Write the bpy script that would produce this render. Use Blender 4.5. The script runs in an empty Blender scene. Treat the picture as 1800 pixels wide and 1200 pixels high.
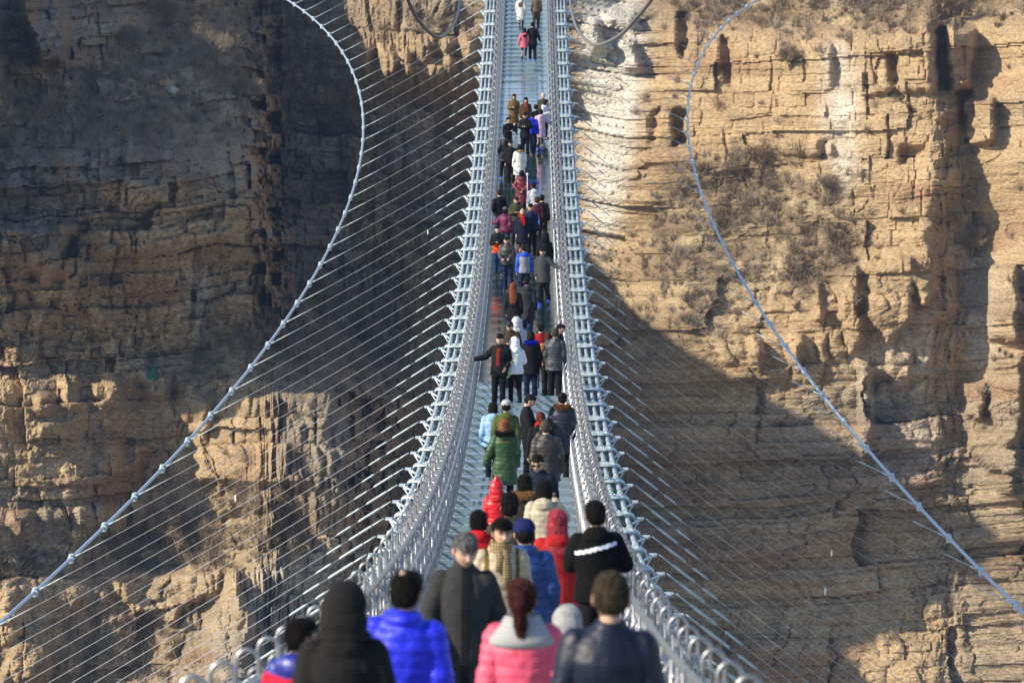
import bpy, math, random
import numpy as np
from mathutils import Vector, Matrix

SC = bpy.context.scene
COL = SC.collection
random.seed(7)
RNG = np.random.default_rng(7)

# ------------------------------------------------------------------ camera
FPX = 9600.0                      # focal length in pixels of a 1800 wide frame
CAM = np.array([0.28, 0.0, 27.9])
PITCH = math.radians(9.4)
YAW = math.radians(0.203)
FH = np.array([-math.sin(YAW), math.cos(YAW), 0.0])
RV = np.array([math.cos(YAW), math.sin(YAW), 0.0])
FV = math.cos(PITCH) * FH - math.sin(PITCH) * np.array([0, 0, 1.0])
UV = math.sin(PITCH) * FH + math.cos(PITCH) * np.array([0, 0, 1.0])

cd = bpy.data.cameras.new('camera')
cam = bpy.data.objects.new('camera', cd)
COL.objects.link(cam)
cam.location = CAM
cam.rotation_euler = (math.pi / 2 - PITCH, 0, YAW)
cd.sensor_width = 36.0
cd.lens = 36.0 * FPX / 1800.0
cd.clip_start = 0.5
cd.clip_end = 20000
cd.dof.use_dof = True
cd.dof.focus_distance = 145.0
cd.dof.aperture_fstop = 6.3
SC.camera = cam

# ------------------------------------------------------------------ light
SUN = np.array([-0.82, -0.31, 0.485]); SUN /= np.linalg.norm(SUN)
w = bpy.data.worlds.new('World'); SC.world = w; w.use_nodes = True
nt = w.node_tree; nt.nodes.clear()
sky = nt.nodes.new('ShaderNodeTexSky'); sky.sky_type = 'NISHITA'; sky.sun_disc = False
sky.sun_elevation = math.asin(SUN[2]); sky.sun_rotation = math.atan2(SUN[0], SUN[1]) % (2 * math.pi)
sky.air_density = 1.0; sky.dust_density = 0.6; sky.ozone_density = 3.0; sky.altitude = 600
bg = nt.nodes.new('ShaderNodeBackground'); bg.inputs[1].default_value = 0.15
out = nt.nodes.new('ShaderNodeOutputWorld')
nt.links.new(sky.outputs[0], bg.inputs[0]); nt.links.new(bg.outputs[0], out.inputs[0])
sl = bpy.data.lights.new('sun', 'SUN'); sl.energy = 5.0; sl.angle = math.radians(0.53)
sl.color = (1.0, 0.89, 0.70)
so = bpy.data.objects.new('sun', sl); COL.objects.link(so)
so.rotation_euler = Vector(SUN).to_track_quat('Z', 'Y').to_euler()
so.location = (-60, 0, 120)
SC.view_settings.view_transform = 'Standard'; SC.view_settings.look = 'None'
SC.view_settings.exposure = 0.48; SC.view_settings.gamma = 1.0
SC.view_settings.use_curve_mapping = False
SC.render.engine = 'CYCLES'
SC.cycles.max_bounces = 6; SC.cycles.transparent_max_bounces = 8
SC.cycles.use_denoising = True

# ------------------------------------------------------------------ helpers
def rays(u, v):
    u = np.asarray(u, float); v = np.asarray(v, float)
    return (FV[:, None] + np.outer(RV, (u.ravel() - 900) / FPX) - np.outer(UV, (v.ravel() - 600) / FPX)).T
def at(u, v, Y):
    """point on the sight line of photo pixel (u,v) at distance Y along the valley"""
    r = rays([u], [v])[0]
    return CAM + r * ((Y - CAM[1]) / r[1])
def proj(P):
    d = np.asarray(P, float) - CAM
    z = d @ FV
    return 900 + FPX * (d @ RV) / z, 600 - FPX * (d @ UV) / z
KD, YM = 0.00095, 235.0
def dz(Y): return 0.5 * KD * (Y - YM) ** 2
MOD = 4.81

def tag(o, label=None, cat=None, group=None, kind=None):
    if label: o['label'] = label
    if cat: o['category'] = cat
    if group: o['group'] = group
    if kind: o['kind'] = kind
    return o

class MB:
    """collects shapes for one mesh"""
    def __init__(s): s.v = []; s.f = []; s.n = 0; s.mi = []; s.cur = 0
    def add(s, v, f):
        v = np.asarray(v, float)
        s.v.append(v); b = s.n
        for q in f: s.f.append(tuple(int(i) + b for i in q)); s.mi.append(s.cur)
        s.n += len(v)
    def box(s, c, d, R=None):
        x, y, z = d[0] / 2, d[1] / 2, d[2] / 2
        v = np.array([(-x,-y,-z),(x,-y,-z),(x,y,-z),(-x,y,-z),(-x,-y,z),(x,-y,z),(x,y,z),(-x,y,z)])
        if R is not None: v = v @ np.asarray(R).T
        s.add(v + np.asarray(c), [(0,3,2,1),(4,5,6,7),(0,1,5,4),(1,2,6,5),(2,3,7,6),(3,0,4,7)])
    def loft(s, rings, cap=True):
        n = len(rings[0]); m = len(rings)
        f = []
        for i in range(m - 1):
            for j in range(n):
                k = (j + 1) % n
                f.append((i*n+j, i*n+k, (i+1)*n+k, (i+1)*n+j))
        if cap:
            f.append(tuple(range(n - 1, -1, -1))); f.append(tuple(range((m-1)*n, m*n)))
        s.add(np.concatenate(rings), f)
    def tube(s, pts, rad, n=8, flat=1.0):
        pts = np.asarray(pts, float)
        if np.isscalar(rad): rad = [rad] * len(pts)
        rings = []; up = None
        for i, p in enumerate(pts):
            t = pts[min(i+1, len(pts)-1)] - pts[max(i-1, 0)]
            t = t / (np.linalg.norm(t) + 1e-9)
            if up is None:
                up = np.array([0, 0, 1.0]) if abs(t[2]) < 0.9 else np.array([0, 1.0, 0])
            a = np.cross(t, up); a /= np.linalg.norm(a) + 1e-9
            b = np.cross(a, t); up = b
            th = np.arange(n) * 2 * math.pi / n
            rings.append(p + rad[i] * (np.outer(np.cos(th), a) + flat * np.outer(np.sin(th), b)))
        s.loft([r[::-1] for r in rings])
    def rings(s, lst, n=16):
        """lst of (z, rx, ry, xo, yo)"""
        th = np.arange(n) * 2 * math.pi / n
        R = []
        for z, rx, ry, xo, yo in lst:
            R.append(np.stack([xo + rx*np.cos(th), yo + ry*np.sin(th), np.full(n, z)], 1))
        s.loft(R)
    def ball(s, c, r, n=12, m=8, R=None):
        r = np.ones(3) * r
        V = [np.array([[0, 0, -1.0]])]
        th = np.arange(n) * 2 * math.pi / n
        for i in range(1, m):
            p = -math.pi/2 + math.pi * i / m
            V.append(np.stack([np.cos(p)*np.cos(th), np.cos(p)*np.sin(th), np.full(n, math.sin(p))], 1))
        V.append(np.array([[0, 0, 1.0]]))
        V = np.concatenate(V) * r
        if R is not None: V = V @ np.asarray(R).T
        f = []
        for j in range(n):
            k = (j+1) % n
            f.append((0, 1+k, 1+j))
            for i in range(m-2): f.append((1+i*n+j, 1+i*n+k, 1+(i+1)*n+k, 1+(i+1)*n+j))
            f.append((1+(m-2)*n+j, 1+(m-2)*n+k, 1+(m-1)*n))
        s.add(V + np.asarray(c), f)
    def mesh(s, name, mats=(), smooth=True):
        me = bpy.data.meshes.new(name)
        me.from_pydata(np.concatenate(s.v).tolist(), [], s.f)
        for m in (mats if isinstance(mats, (list, tuple)) else [mats]): me.materials.append(m)
        if len(set(s.mi)) > 1: me.polygons.foreach_set('material_index', s.mi)
        me.polygons.foreach_set('use_smooth', [smooth] * len(s.f))
        me.update()
        return me
def link(name, me, parent=None, loc=None):
    o = bpy.data.objects.new(name, me); COL.objects.link(o)
    if parent is not None: o.parent = parent
    if loc is not None: o.location = loc
    return o
def empty(name, loc=(0, 0, 0)):
    o = bpy.data.objects.new(name, None); COL.objects.link(o); o.location = loc
    o.empty_display_size = 0.2
    return o

def mat(name, col, rough=0.7, metal=0.0, var=0.0, vscale=8.0, bump=0.0, bscale=30.0, stretch=None, spec=None, col2=None, coat=0.0):
    m = bpy.data.materials.new(name); m.use_nodes = True
    t = m.node_tree; b = t.nodes['Principled BSDF']
    b.inputs['Base Color'].default_value = (*col, 1); b.inputs['Roughness'].default_value = rough
    b.inputs['Metallic'].default_value = metal
    if coat: b.inputs['Coat Weight'].default_value = coat; b.inputs['Coat Roughness'].default_value = 0.25
    if spec is not None: b.inputs['Specular IOR Level'].default_value = spec
    tc = t.nodes.new('ShaderNodeTexCoord')
    vec = tc.outputs['Object']
    if stretch:
        mp = t.nodes.new('ShaderNodeMapping'); mp.inputs['Scale'].default_value = stretch
        t.links.new(vec, mp.inputs[0]); vec = mp.outputs[0]
    if var or col2:
        n = t.nodes.new('ShaderNodeTexNoise'); n.inputs['Scale'].default_value = vscale; n.inputs['Detail'].default_value = 4
        t.links.new(vec, n.inputs['Vector'])
        r = t.nodes.new('ShaderNodeValToRGB')
        c2 = col2 or tuple(min(1, c * (1 + var)) for c in col)
        c1 = col if col2 else tuple(c * (1 - var) for c in col)
        r.color_ramp.elements[0].position = 0.35; r.color_ramp.elements[1].position = 0.65
        r.color_ramp.elements[0].color = (*c1, 1); r.color_ramp.elements[1].color = (*c2, 1)
        t.links.new(n.outputs['Fac'], r.inputs[0]); t.links.new(r.outputs[0], b.inputs['Base Color'])
    if bump:
        n2 = t.nodes.new('ShaderNodeTexNoise'); n2.inputs['Scale'].default_value = bscale; n2.inputs['Detail'].default_value = 3
        t.links.new(vec, n2.inputs['Vector'])
        bp = t.nodes.new('ShaderNodeBump'); bp.inputs['Strength'].default_value = bump; bp.inputs['Distance'].default_value = 0.02
        t.links.new(n2.outputs['Fac'], bp.inputs['Height']); t.links.new(bp.outputs[0], b.inputs['Normal'])
    return m
# ------------------------------------------------------------------ noise
def _h(ix, iy, seed):
    n = (ix.astype(np.int64) * 374761393 + iy.astype(np.int64) * 668265263 + seed * 1274126177) & 0xFFFFFFFF
    n = ((n ^ (n >> 13)) * 1274126177) & 0xFFFFFFFF
    n = (n ^ (n >> 16)) & 0xFFFFFFFF
    return n / 4294967295.0
def vnoise(x, y, seed=0):
    ix = np.floor(x); iy = np.floor(y); fx = x - ix; fy = y - iy
    fx = fx*fx*(3-2*fx); fy = fy*fy*(3-2*fy)
    a = _h(ix, iy, seed); b = _h(ix+1, iy, seed); c = _h(ix, iy+1, seed); d = _h(ix+1, iy+1, seed)
    return (a + (b-a)*fx) * (1-fy) + (c + (d-c)*fx) * fy
def fbm(x, y, seed=0, o=4, g=0.5):
    s = 0; a = 1; t = 0
    for i in range(o):
        s = s + a * vnoise(x * 2**i + 17*i, y * 2**i + 31*i, seed + i); t += a; a *= g
    return s / t
def sstep(a, b, x):
    t = np.clip((x - a) / (b - a), 0, 1); return t*t*(3-2*t)
def poly_mask(poly, U, V):
    P = np.array(poly, float); ins = np.zeros(U.shape, bool); j = len(P) - 1
    for i in range(len(P)):
        xi, yi = P[i]; xj, yj = P[j]
        c = ((yi > V) != (yj > V)) & (U < (xj - xi) * (V - yi) / (yj - yi + 1e-9) + xi)
        ins ^= c; j = i
    return ins
def blur(A, r, it=2):
    for _ in range(it):
        for ax in (0, 1):
            k = 2*r + 1
            P = np.pad(A, [(r+1, r) if i == ax else (0, 0) for i in range(2)], mode='edge')
            c = np.cumsum(P, axis=ax)
            A = (np.take(c, range(k, c.shape[ax]), ax) - np.take(c, range(0, c.shape[ax]-k), ax)) / k
    return A

# coarse author grid, photo pixels, 5 px cells
GU = np.arange(-700, 2201, 5.0); GV = np.arange(-600, 1501, 5.0)
UU, VV = np.meshgrid(GU, GV)
# macro relief: metres nearer (-) or farther (+) than 500 m
CU = [-700,-400,-90, 0, 120, 250, 400, 462, 500, 600, 680, 750, 850, 1000, 1100, 1200, 1330, 1500, 1640, 1700, 1800, 2200]  # leftmost columns: unseen off-frame overhang shaped to cast shade on the right wall
CV = [-600,-235,-130,-100, -60, 0, 60, 140, 190, 260, 330, 480, 600, 640, 690, 850, 1000, 1200, 1500]
CD = np.array([
 [18, 18, 18, 20, 24, 28, 34, 38, 40, 40, 38, 36, 34, 34, 32, 28, 22, 16, 12, 14, 10, 4],   # -600
 [5, 5, 5, 20, 24, 28, 34, 36, 38, 38, 36, 34, 34, 32, 30, 26, 20, 14, 10, 12, 8, 2],   # -430
 [-10,-10,-10, 16, 22, 26, 32, 34, 36, 38, 36, 34, 34, 30, 26, 22, 17, 10,  6,  9,  6, -2],   # -310
 [-12, -12, -12, 14, 22, 26, 32, 34, 36, 38, 36, 34, 32, 30, 25, 22, 16, 9, 5, 8, 6, -2],   # -280
 [-44, -44, -44, -4, 8, 18, 26, 30, 34, 34, 26, 22, 18, 18, 20, 15, 11, 4, -1, 3, -3, -14],   # -60
 [-44, -44, -44, -10, 0, 14, 22, 27, 33, 27, 19, 15, 12, 14, 17, 12, 8, 0, -5, -1, -7, -20],   # 0
 [-44, -44, -44, -12, -6, 6, 15, 22, 32, 27, 19, 15, 12, 14, 13, 8, 4, -4, -9, -4, -10, -24],   # 60
 [-44, -44, -44, -13, -9, -4, 4, 14, 31, 27, 19, 15, 12, 14, 12, 6, 2, -6, -11, -6, -13, -26],   # 140
 [-42, -42, -42, -15, -13, -10, -4, 6, 31, 30, 27, 25, 24, 19, 12, 6, 1, -7, -12, -7, -14, -26],   # 190
 [-26, -26, -26, -20, -19, -18, -16, -10, 30, 32, 30, 28, 26, 18, 11, 6, -1, -8, -13, -8, -15, -27],   # 260
 [-24, -24, -25, -24, -25, -25, -24, -22, 28, 31, 31, 28, 26, 17, 11, 3, -1, -9, -14, -9, -16, -28],   # 330
 [-20, -20, -21, -21, -22, -21, -20, -18, 18, 28, 30, 28, 26, 17, 8, -3, -6, -10, -14, -9, -17, -29],   # 480
 [-17, -17, -17, -17, -17, -16, -15, -12, 2, 18, 27, 28, 26, 17, 6, -5, -8, -11, -13, -10, -17, -30],   # 600
 [-17, -17, -18, -21, -19, -16, -16, -19, -12, -4, 20, 27, 26, 17, 6, -5, -8, -11, -13, -10, -17, -30],   # 640
 [-20, -20, -23, -25, -22, -16, -20, -26, -29, -31, -2, 24, 26, 17, 6, -2, -6, -10, -12, -10, -16, -29],   # 690
 [-22, -22, -27, -28, -25, -17, -22, -27, -30, -32, -6, 20, 24, 15, 6, -1, -5, -9, -11, -11, -17, -28],   # 850
 [-26, -26, -30, -32, -29, -22, -26, -31, -31, -25, -6, 14, 20, 13, 5, -1, -5, -8, -11, -12, -14, -21],   # 1000
 [-32,-32,-32,-33,-32,-33,-36,-36,-26,-20, -8,  8, 14, 10,  3, -3, -8,-12,-15,-16,-18,-25],   # 1200
 [-42,-42,-42,-43,-42,-42,-42,-42,-34,-26,-16, -2,  6,  4, -3, -9,-14,-18,-21,-22,-24,-31],   # 1500
], float)
def interp2(tab, cu, cv, u, v):
    iu = np.clip(np.searchsorted(cu, u) - 1, 0, len(cu)-2); iv = np.clip(np.searchsorted(cv, v) - 1, 0, len(cv)-2)
    cu = np.array(cu, float); cv = np.array(cv, float)
    fu = np.clip((u - cu[iu]) / (cu[iu+1]-cu[iu]), 0, 1); fv = np.clip((v - cv[iv]) / (cv[iv+1]-cv[iv]), 0, 1)
    return (tab[iv, iu]*(1-fu) + tab[iv, iu+1]*fu)*(1-fv) + (tab[iv+1, iu]*(1-fu) + tab[iv+1, iu+1]*fu)*fv
WU = UU + 50*(fbm(UU/90, VV/70, 3)-.5) ; WV = VV + 44*(fbm(UU/110, VV/60, 5)-.5)
MAC = blur(interp2(CD, CU, CV, WU, WV), 2, 2)

MACV = MAC.copy()
i0_ = int(600/5); MACV = np.broadcast_to(MAC[i0_:i0_+240].mean(0, keepdims=True), MAC.shape).copy()
# knobs, buttresses (+toward the viewer) and recesses, outlines in photo pixels with relief in metres
BUMPS = [
 # left crag pillar at the top
 ([(35,-20),(112,-20),(118,60),(108,112),(62,112),(55,60),(40,25)], 9.0), ([(15,110),(75,105),(85,150),(20,130)], 2.0),
 # sunlit crag edge left
 ([(95,250),(150,252),(135,300),(155,330),(120,335),(100,300)], 2.2), ([(-60,320),(45,318),(40,345),(-60,350)], 2.0),
 ([(-80,400),(135,396),(120,430),(90,490),(60,470),(40,500),(-80,480)], 4.0),
 ([(55,440),(98,430),(90,495),(62,492)], 2.2), ([(105,455),(135,445),(130,490),(106,490)], 1.8),
 ([(0,515),(18,510),(18,538),(2,536)], 1.8), ([(30,512),(44,512),(44,530),(32,530)], 1.4), ([(65,560),(92,562),(88,585),(68,582)], 1.2), ([(0,565),(14,563),(14,590),(0,590)], 1.5),
 # knobs half way down the left wall
 ([(60,695),(92,690),(90,728),(66,728)], 2.2), ([(110,665),(135,663),(146,715),(128,724),(110,700)], 2.2), ([(175,622),(184,622),(196,665),(176,668)], 2.0),
 ([(162,672),(212,668),(214,700),(185,720),(160,700)], 2.4), ([(252,662),(297,660),(298,695),(268,702),(252,690)], 2.6), ([(312,665),(360,665),(420,640),(420,680),(315,688)], 2.0),
 ([(320,690),(368,688),(366,738),(322,735)], 2.4), ([(70,745),(82,742),(166,726),(166,732),(84,756),(78,775),(70,765)], 1.5),
 ([(180,773),(212,772),(216,830),(178,832)], 1.6), ([(232,775),(270,775),(240,830),(222,830)], 1.4), ([(15,905),(55,900),(58,950),(30,945)], 2.0), ([(70,898),(115,898),(112,920),(72,915)], 1.4),
 ([(125,895),(260,880),(255,915),(200,945),(190,920),(150,930)], 1.8),
 # sunlit fluted buttress bottom left of centre
 ([(345,700),(420,690),(520,700),(625,735),(640,840),(620,845),(560,850),(450,850),(345,850)], 3.4),
 ([(360,868),(470,862),(480,890),(420,900),(390,905)], 2.0), ([(470,858),(500,858),(492,940),(474,925)], 2.2), ([(545,850),(618,850),(620,930),(600,985),(575,955),(548,930)], 3.2),
 ([(240,950),(330,945),(330,965),(250,990)], 1.5), ([(180,1010),(390,1000),(385,1040),(330,1060),(300,1100),(225,1060)], 2.4), ([(398,1000),(425,1002),(428,1050),(445,1100),(430,1160),(450,1220),(385,1220),(360,1130),(365,1080),(395,1050)], 4.2),
 ([(0,1060),(40,1060),(42,1110),(10,1140)], 1.8), ([(25,1130),(85,1140),(80,1200),(0,1220),(0,1180)], 2.0), ([(270,1110),(320,1120),(300,1160),(280,1150)],1.8),
 # head of the gully behind the left stays
 ([(620,75),(650,78),(655,130),(628,130)], 3.0), ([(664,75),(700,95),(698,135),(675,135),(670,100)], 3.0), ([(702,88),(720,88),(730,135),(706,136)], 2.5), ([(728,68),(755,75),(758,105),(740,105)], 2.5), ([(778,62),(796,66),(792,95),(800,125),(786,125)], 2.6), ([(810,60),(835,60),(830,108),(812,100)], 2.2),
 ([(790,180),(800,180),(802,215),(790,210)], 2.0),
 # pale pillar just right of the bridge
 ([(1060,20),(1125,25),(1120,52),(1070,45)], 2.0), ([(1085,70),(1110,72),(1128,125),(1095,130)], 2.2), ([(1030,45),(1055,30),(1060,85),(1040,90)], 2.5),
 # right wall : recesses (negative) and prows
 ([(1196,25),(1212,25),(1214,70),(1200,108),(1192,80)], -2.6), ([(1265,60),(1285,70),(1290,150),(1275,150)], -1.8), ([(1184,195),(1205,195),(1205,255),(1184,255)], -2.6), ([(1145,200),(1162,185),(1150,260),(1140,255)], -1.6),
 ([(1440,248),(1456,247),(1455,278),(1441,275)], -1.8), ([(1560,95),(1575,92),(1585,168),(1566,168)], -1.9), ([(1520,128),(1531,126),(1526,160),(1514,160)], -1.2),
 ([(1583,258),(1628,256),(1628,288),(1583,288)], -1.8), ([(1645,50),(1665,48),(1672,155),(1652,160)], -3.0), ([(1678,160),(1705,158),(1720,245),(1698,250)], -2.0),
 ([(1512,40),(1640,38),(1645,160),(1510,165)], 1.6), ([(1380,90),(1460,75),(1462,160),(1385,165)], 1.2), ([(1360,255),(1460,250),(1465,275),(1370,272)], 1.4),
 ([(1690,175),(1748,175),(1750,250),(1700,252)], 3.0), ([(1660,48),(1712,55),(1710,155),(1665,158)], 3.0),
 # columns below
 ([(1470,470),(1510,465),(1505,540),(1520,600),(1495,620),(1480,560)], 2.2), ([(1530,470),(1600,450),(1605,560),(1560,600),(1530,560)], 2.2), ([(1600,400),(1640,390),(1640,520),(1620,540),(1600,480)], 1.8), ([(1510,640),(1530,640),(1538,740),(1520,830),(1505,790),(1514,720)], 3.2),
 ([(1555,615),(1605,625),(1600,680),(1570,685)], 1.8), ([(1428,495),(1440,495),(1446,560),(1432,560)], 1.6), ([(1395,585),(1410,590),(1405,650),(1392,640)],1.6),
 ([(1735,470),(1790,470),(1790,600),(1740,600)], 3.4), ([(1695,675),(1732,672),(1730,735),(1698,735)], 2.6), ([(1740,610),(1795,630),(1795,760),(1770,790),(1740,720)], 2.6), ([(1705,755),(1795,760),(1790,830),(1740,828),(1715,800)], 3.0), ([(1750,835),(1785,838),(1782,870),(1755,865)], 2.4),
 ([(1160,765),(1185,760),(1188,790),(1165,815),(1150,800)], 1.6), ([(1320,595),(1345,600),(1335,655),(1318,640)], 1.6),
]
LOC = np.zeros_like(MAC)
wamp_ = np.where(UU > 1150, .45, 1.0); DU = UU + wamp_*(13*(fbm(UU/22, VV/22, 41, 3)-.5) + 6*(fbm(UU/8, VV/8, 43, 2)-.5)); DV = VV + wamp_*16*(fbm(UU/24, VV/20, 42, 3)-.5)
for pl, a in BUMPS:
    m = poly_mask(pl, DU, DV).astype(float)
    LOC -= a * m
LOC = LOC * np.where(UU > 1150, 1, 1.0); LB = blur(LOC, 1, 1); LOC = np.where(UU > 1150, .5*LOC + .5*LB, LB)
# the sheer edges of the photograph: shoulder of the left wall and prow of the right wall
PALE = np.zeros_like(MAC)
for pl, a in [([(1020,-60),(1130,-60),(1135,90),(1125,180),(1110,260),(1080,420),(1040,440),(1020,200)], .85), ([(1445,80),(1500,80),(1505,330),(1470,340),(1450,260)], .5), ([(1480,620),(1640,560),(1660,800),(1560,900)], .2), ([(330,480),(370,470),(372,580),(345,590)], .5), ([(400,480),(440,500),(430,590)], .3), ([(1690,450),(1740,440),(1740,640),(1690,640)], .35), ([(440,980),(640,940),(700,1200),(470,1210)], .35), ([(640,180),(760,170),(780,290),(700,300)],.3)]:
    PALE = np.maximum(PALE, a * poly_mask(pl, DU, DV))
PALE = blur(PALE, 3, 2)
# brush covered ledges
BRUSH = np.zeros_like(MAC)
BR = [([(-200,110),(60,120),(150,110),(230,60),(330,20),(420,60),(440,170),(425,260),(300,262),(180,258),(90,268),(-200,300)], 1.0),
 ([(60,-80),(520,-80),(640,160),(560,200),(440,170),(400,50),(230,20),(120,10)], .6),
 ([(440,120),(640,150),(640,200),(450,210)], .35),
 ([(450,560),(600,500),(690,540),(700,640),(640,720),(560,700),(430,640),(320,670),(330,630)], 1.0),
 ([(200,940),(330,880),(480,860),(560,900),(540,980),(330,1000),(60,1010),(-60,1030),(-60,960)], 1.0),
 ([(130,1100),(300,1090),(270,1200),(60,1230)], .5), ([(560,0),(860,20),(860,70),(760,60),(640,90)], .55), ([(740,140),(860,120),(860,190),(780,180)], .5),
 ([(1200,285),(1290,275),(1400,300),(1480,360),(1530,440),(1500,480),(1420,520),(1300,520),(1180,470),(1130,400)], 1.0), ([(1080,420),(1180,430),(1330,540),(1250,640),(1150,620),(1070,560)], .6),
 ([(1140,-80),(1900,-80),(1900,25),(1650,30),(1560,50),(1440,60),(1300,50),(1130,30)], .95), ([(1370,60),(1420,65),(1415,110),(1390,110)], .8), ([(1550,160),(1640,175),(1625,215),(1560,185)], .8), ([(1335,230),(1370,240),(1390,300),(1340,285)], .8), ([(1110,170),(1200,165),(1190,195),(1120,195)], .6), ([(1480,330),(1540,350),(1530,380),(1490,370)], .6)]
for pl, a in BR:
    BRUSH = np.maximum(BRUSH, a * poly_mask(pl, DU + 25*(fbm(UU/30, VV/30, 77)-.5), DV))
BRUSH0 = BRUSH.copy()
BRUSH = blur(BRUSH, 3, 2)
def gsamp(A, u, v):
    x = np.clip((u - GU[0]) / 5.0, 0, len(GU) - 1.001); y = np.clip((v - GV[0]) / 5.0, 0, len(GV) - 1.001)
    ix = x.astype(int); iy = y.astype(int); fx = x - ix; fy = y - iy
    return (A[iy, ix]*(1-fx) + A[iy, ix+1]*fx)*(1-fy) + (A[iy+1, ix]*(1-fx) + A[iy+1, ix+1]*fx)*fy

def blocks(a, b, thick, width, amp, seed, tilt, crack, rnd, roww=.45, vj=.75):
    """bedded, jointed rock: every block has its own reach and its own tilt"""
    r = np.random.default_rng(seed)
    e = np.cumsum(thick * (0.45 + 1.1 * r.random(400))) - 60
    i = np.searchsorted(e, b); t0 = e[i-1]; t1 = e[np.minimum(i, 399)]
    y = (b - t0) / (t1 - t0)
    wd = width * (0.6 + 0.9 * r.random(402))[i]; off = (50 * r.random(402))[i]
    x = a / wd + off + 0.35 * (vnoise(a * .7 / width, i * 3.1, seed + 5) - .5)
    j = np.floor(x); fx = x - j
    # uneven joints: a joint may be missing, pairing two blocks
    h = _h(j, i, seed); h2 = _h(j, i, seed + 9); h3 = _h(j, i, seed + 11)
    rr = r.random(402)[i]
    d = -amp * (0.85 * h + roww * rr) + tilt * wd * (h2 - 0.5) * (fx - .5) + tilt * .6 * thick * (h3 - .3) * (y - .5)
    jn = np.where(fx < .5, j, j + 1); bn = np.where(y < .5, i, i + 1)
    sv = np.clip(_h(jn, i, seed + 21) * 1.9 - vj, 0, 1); sh = np.clip(_h(np.floor(a / (width * 3)), bn, seed + 22) * 1.8 - .5, 0, 1)
    ex = np.minimum(fx, 1 - fx) * wd; ey = np.minimum(y, 1 - y) * (t1 - t0)
    brk = sstep(.38, .6, vnoise(a / width * 1.3, b / thick * 1.3, seed + 23))
    d = d + crack * brk * np.maximum((1 - sstep(0, .12, ex)) * sv, (1 - sstep(0, .11, ey)) * sh)
    prof = (1 - np.abs(2*fx - 1)**2.2) * (1 - np.abs(2*y - 1)**3)
    d = d - rnd * prof * (0.4 + h)
    return d

us = np.concatenate([np.arange(-700, -70, 14.0), np.arange(-70, 452, 2.45), np.arange(452, 512, .7), np.arange(512, 600, 2.45), np.arange(600, 760, 1.6), np.arange(760, 1875, 2.45), np.arange(1885, 2600, 14.0)])
vs = np.concatenate([np.arange(-1000, -60, 14.0), np.arange(-60, 1265, 2.45), np.arange(1275, 2500, 14.0)])
CUU, CVV = np.meshgrid(us, vs)
def relief(U, V):
    edge_w = np.exp(-((U-478)/55)**2) * (1 - sstep(640, 700, V)) + .8*np.exp(-((U-650)/70)**2) * sstep(620, 700, V) + .5*np.exp(-((U-1655)/40)**2)
    bi_ = np.floor(V/17 + 1.2*vnoise(U/60, V/40, 93)); sh_ = 38*(fbm(U/13, V/15, 91, 5, .62) - .5) + 34*(_h(bi_, bi_*0 + np.floor(U/26), 92) - .5)
    mac = gsamp(MAC, U + edge_w*sh_, V)
    a = U * 0.052 + .8*gsamp(MACV, U, V); b = V * 0.052
    wob = 1.5 * (fbm(a/16, b/16, 21) - .5)
    dip = np.interp(U, [0, 400, 1100, 1800], [0.05, 0.09, -.03, 0.0])
    bb = b + dip * U * .052 + wob + .9 * (fbm(a/3.2, b/2.6, 22, 3) - .5)
    aa = a + 3.0 * (fbm(a/6, b/4.0, 23) - .5) + .3 * (fbm(a/1.0, b/1.0, 24, 2) - .5)
    flute = np.maximum(sstep(645, 700, V) * (1 - sstep(610, 700, U)) * sstep(150, 330, U), sstep(430, 520, V) * sstep(1180, 1300, U) * (1-sstep(720,830,V)) * .8)
    flute = np.maximum(flute, sstep(600, 640, U) * (1-sstep(900, 960, U)) * (1-sstep(140,200,V)) * .8)
    flute = np.maximum(flute, sstep(950, 1050, V) * .55)
    smoothw = sstep(1100, 1250, U) * (1 - sstep(420, 520, V))
    L = blocks(aa*.9, bb, 3.4, 6.0, 2.6, 101, .5, .45, .3)
    M = blocks(aa, bb, 1.3, 3.2, 1.0, 202, .5, .22, .2) * (.45 + 1.1*fbm(a/8, b/5, 25, 2))
    S = blocks(aa, bb, .42, 1.0, .22, 303, .4, .10, .04)
    C = blocks(aa + 1.2*(fbm(a/2, b/3, 26)-.5), bb*.8, 2.2, 1.35, .95, 404, .5, .2, .6) * (.3 + 1.3*fbm(a/3, b/4, 27, 2))
    T = blocks(a + .8*(fbm(a/5, b/4, 28)-.5), bb, 2.9, 2.1, 1.3, 505, .5, .5, .06, .08, .1); T2 = blocks(a + .5*(fbm(a/3, b/3, 29)-.5), bb + 9, 1.2, .95, .4, 606, .4, .2, .04, .05, .3)
    lf = .75 * (1 - sstep(500, 700, U)) * (1 - sstep(640, 700, V)); base = (L + M + 1.4*S) * (1 + lf) + 2.6 * lf
    rock = base * (1 - flute) + (.6*L + 1.0*C + .7*S) * flute
    rock = rock * (1 - .85*smoothw) + (.22*L + 1.05*T + T2 + .3*S) * .85*smoothw
    rough = 1.05 * (fbm(a/2.6, b/2.0, 31, 6, .66) - .5) + 2.0 * (fbm(a/9, b/7, 32, 3) - .5)
    rough = rough * (1 - .45*smoothw)
    br = gsamp(BRUSH, U, V)
    soil = 3.4 * (fbm(a/2.6, b/1.9, 61, 6, .62) - .5)
    return mac + gsamp(LOC, U, V) + (rock + rough) * (1 - .55*br) + soil * br, br, flute
REL, BRV, FLV = relief(CUU, CVV)
Rr = rays(CUU, CVV)
D0 = 500.0 + REL.ravel()
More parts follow.
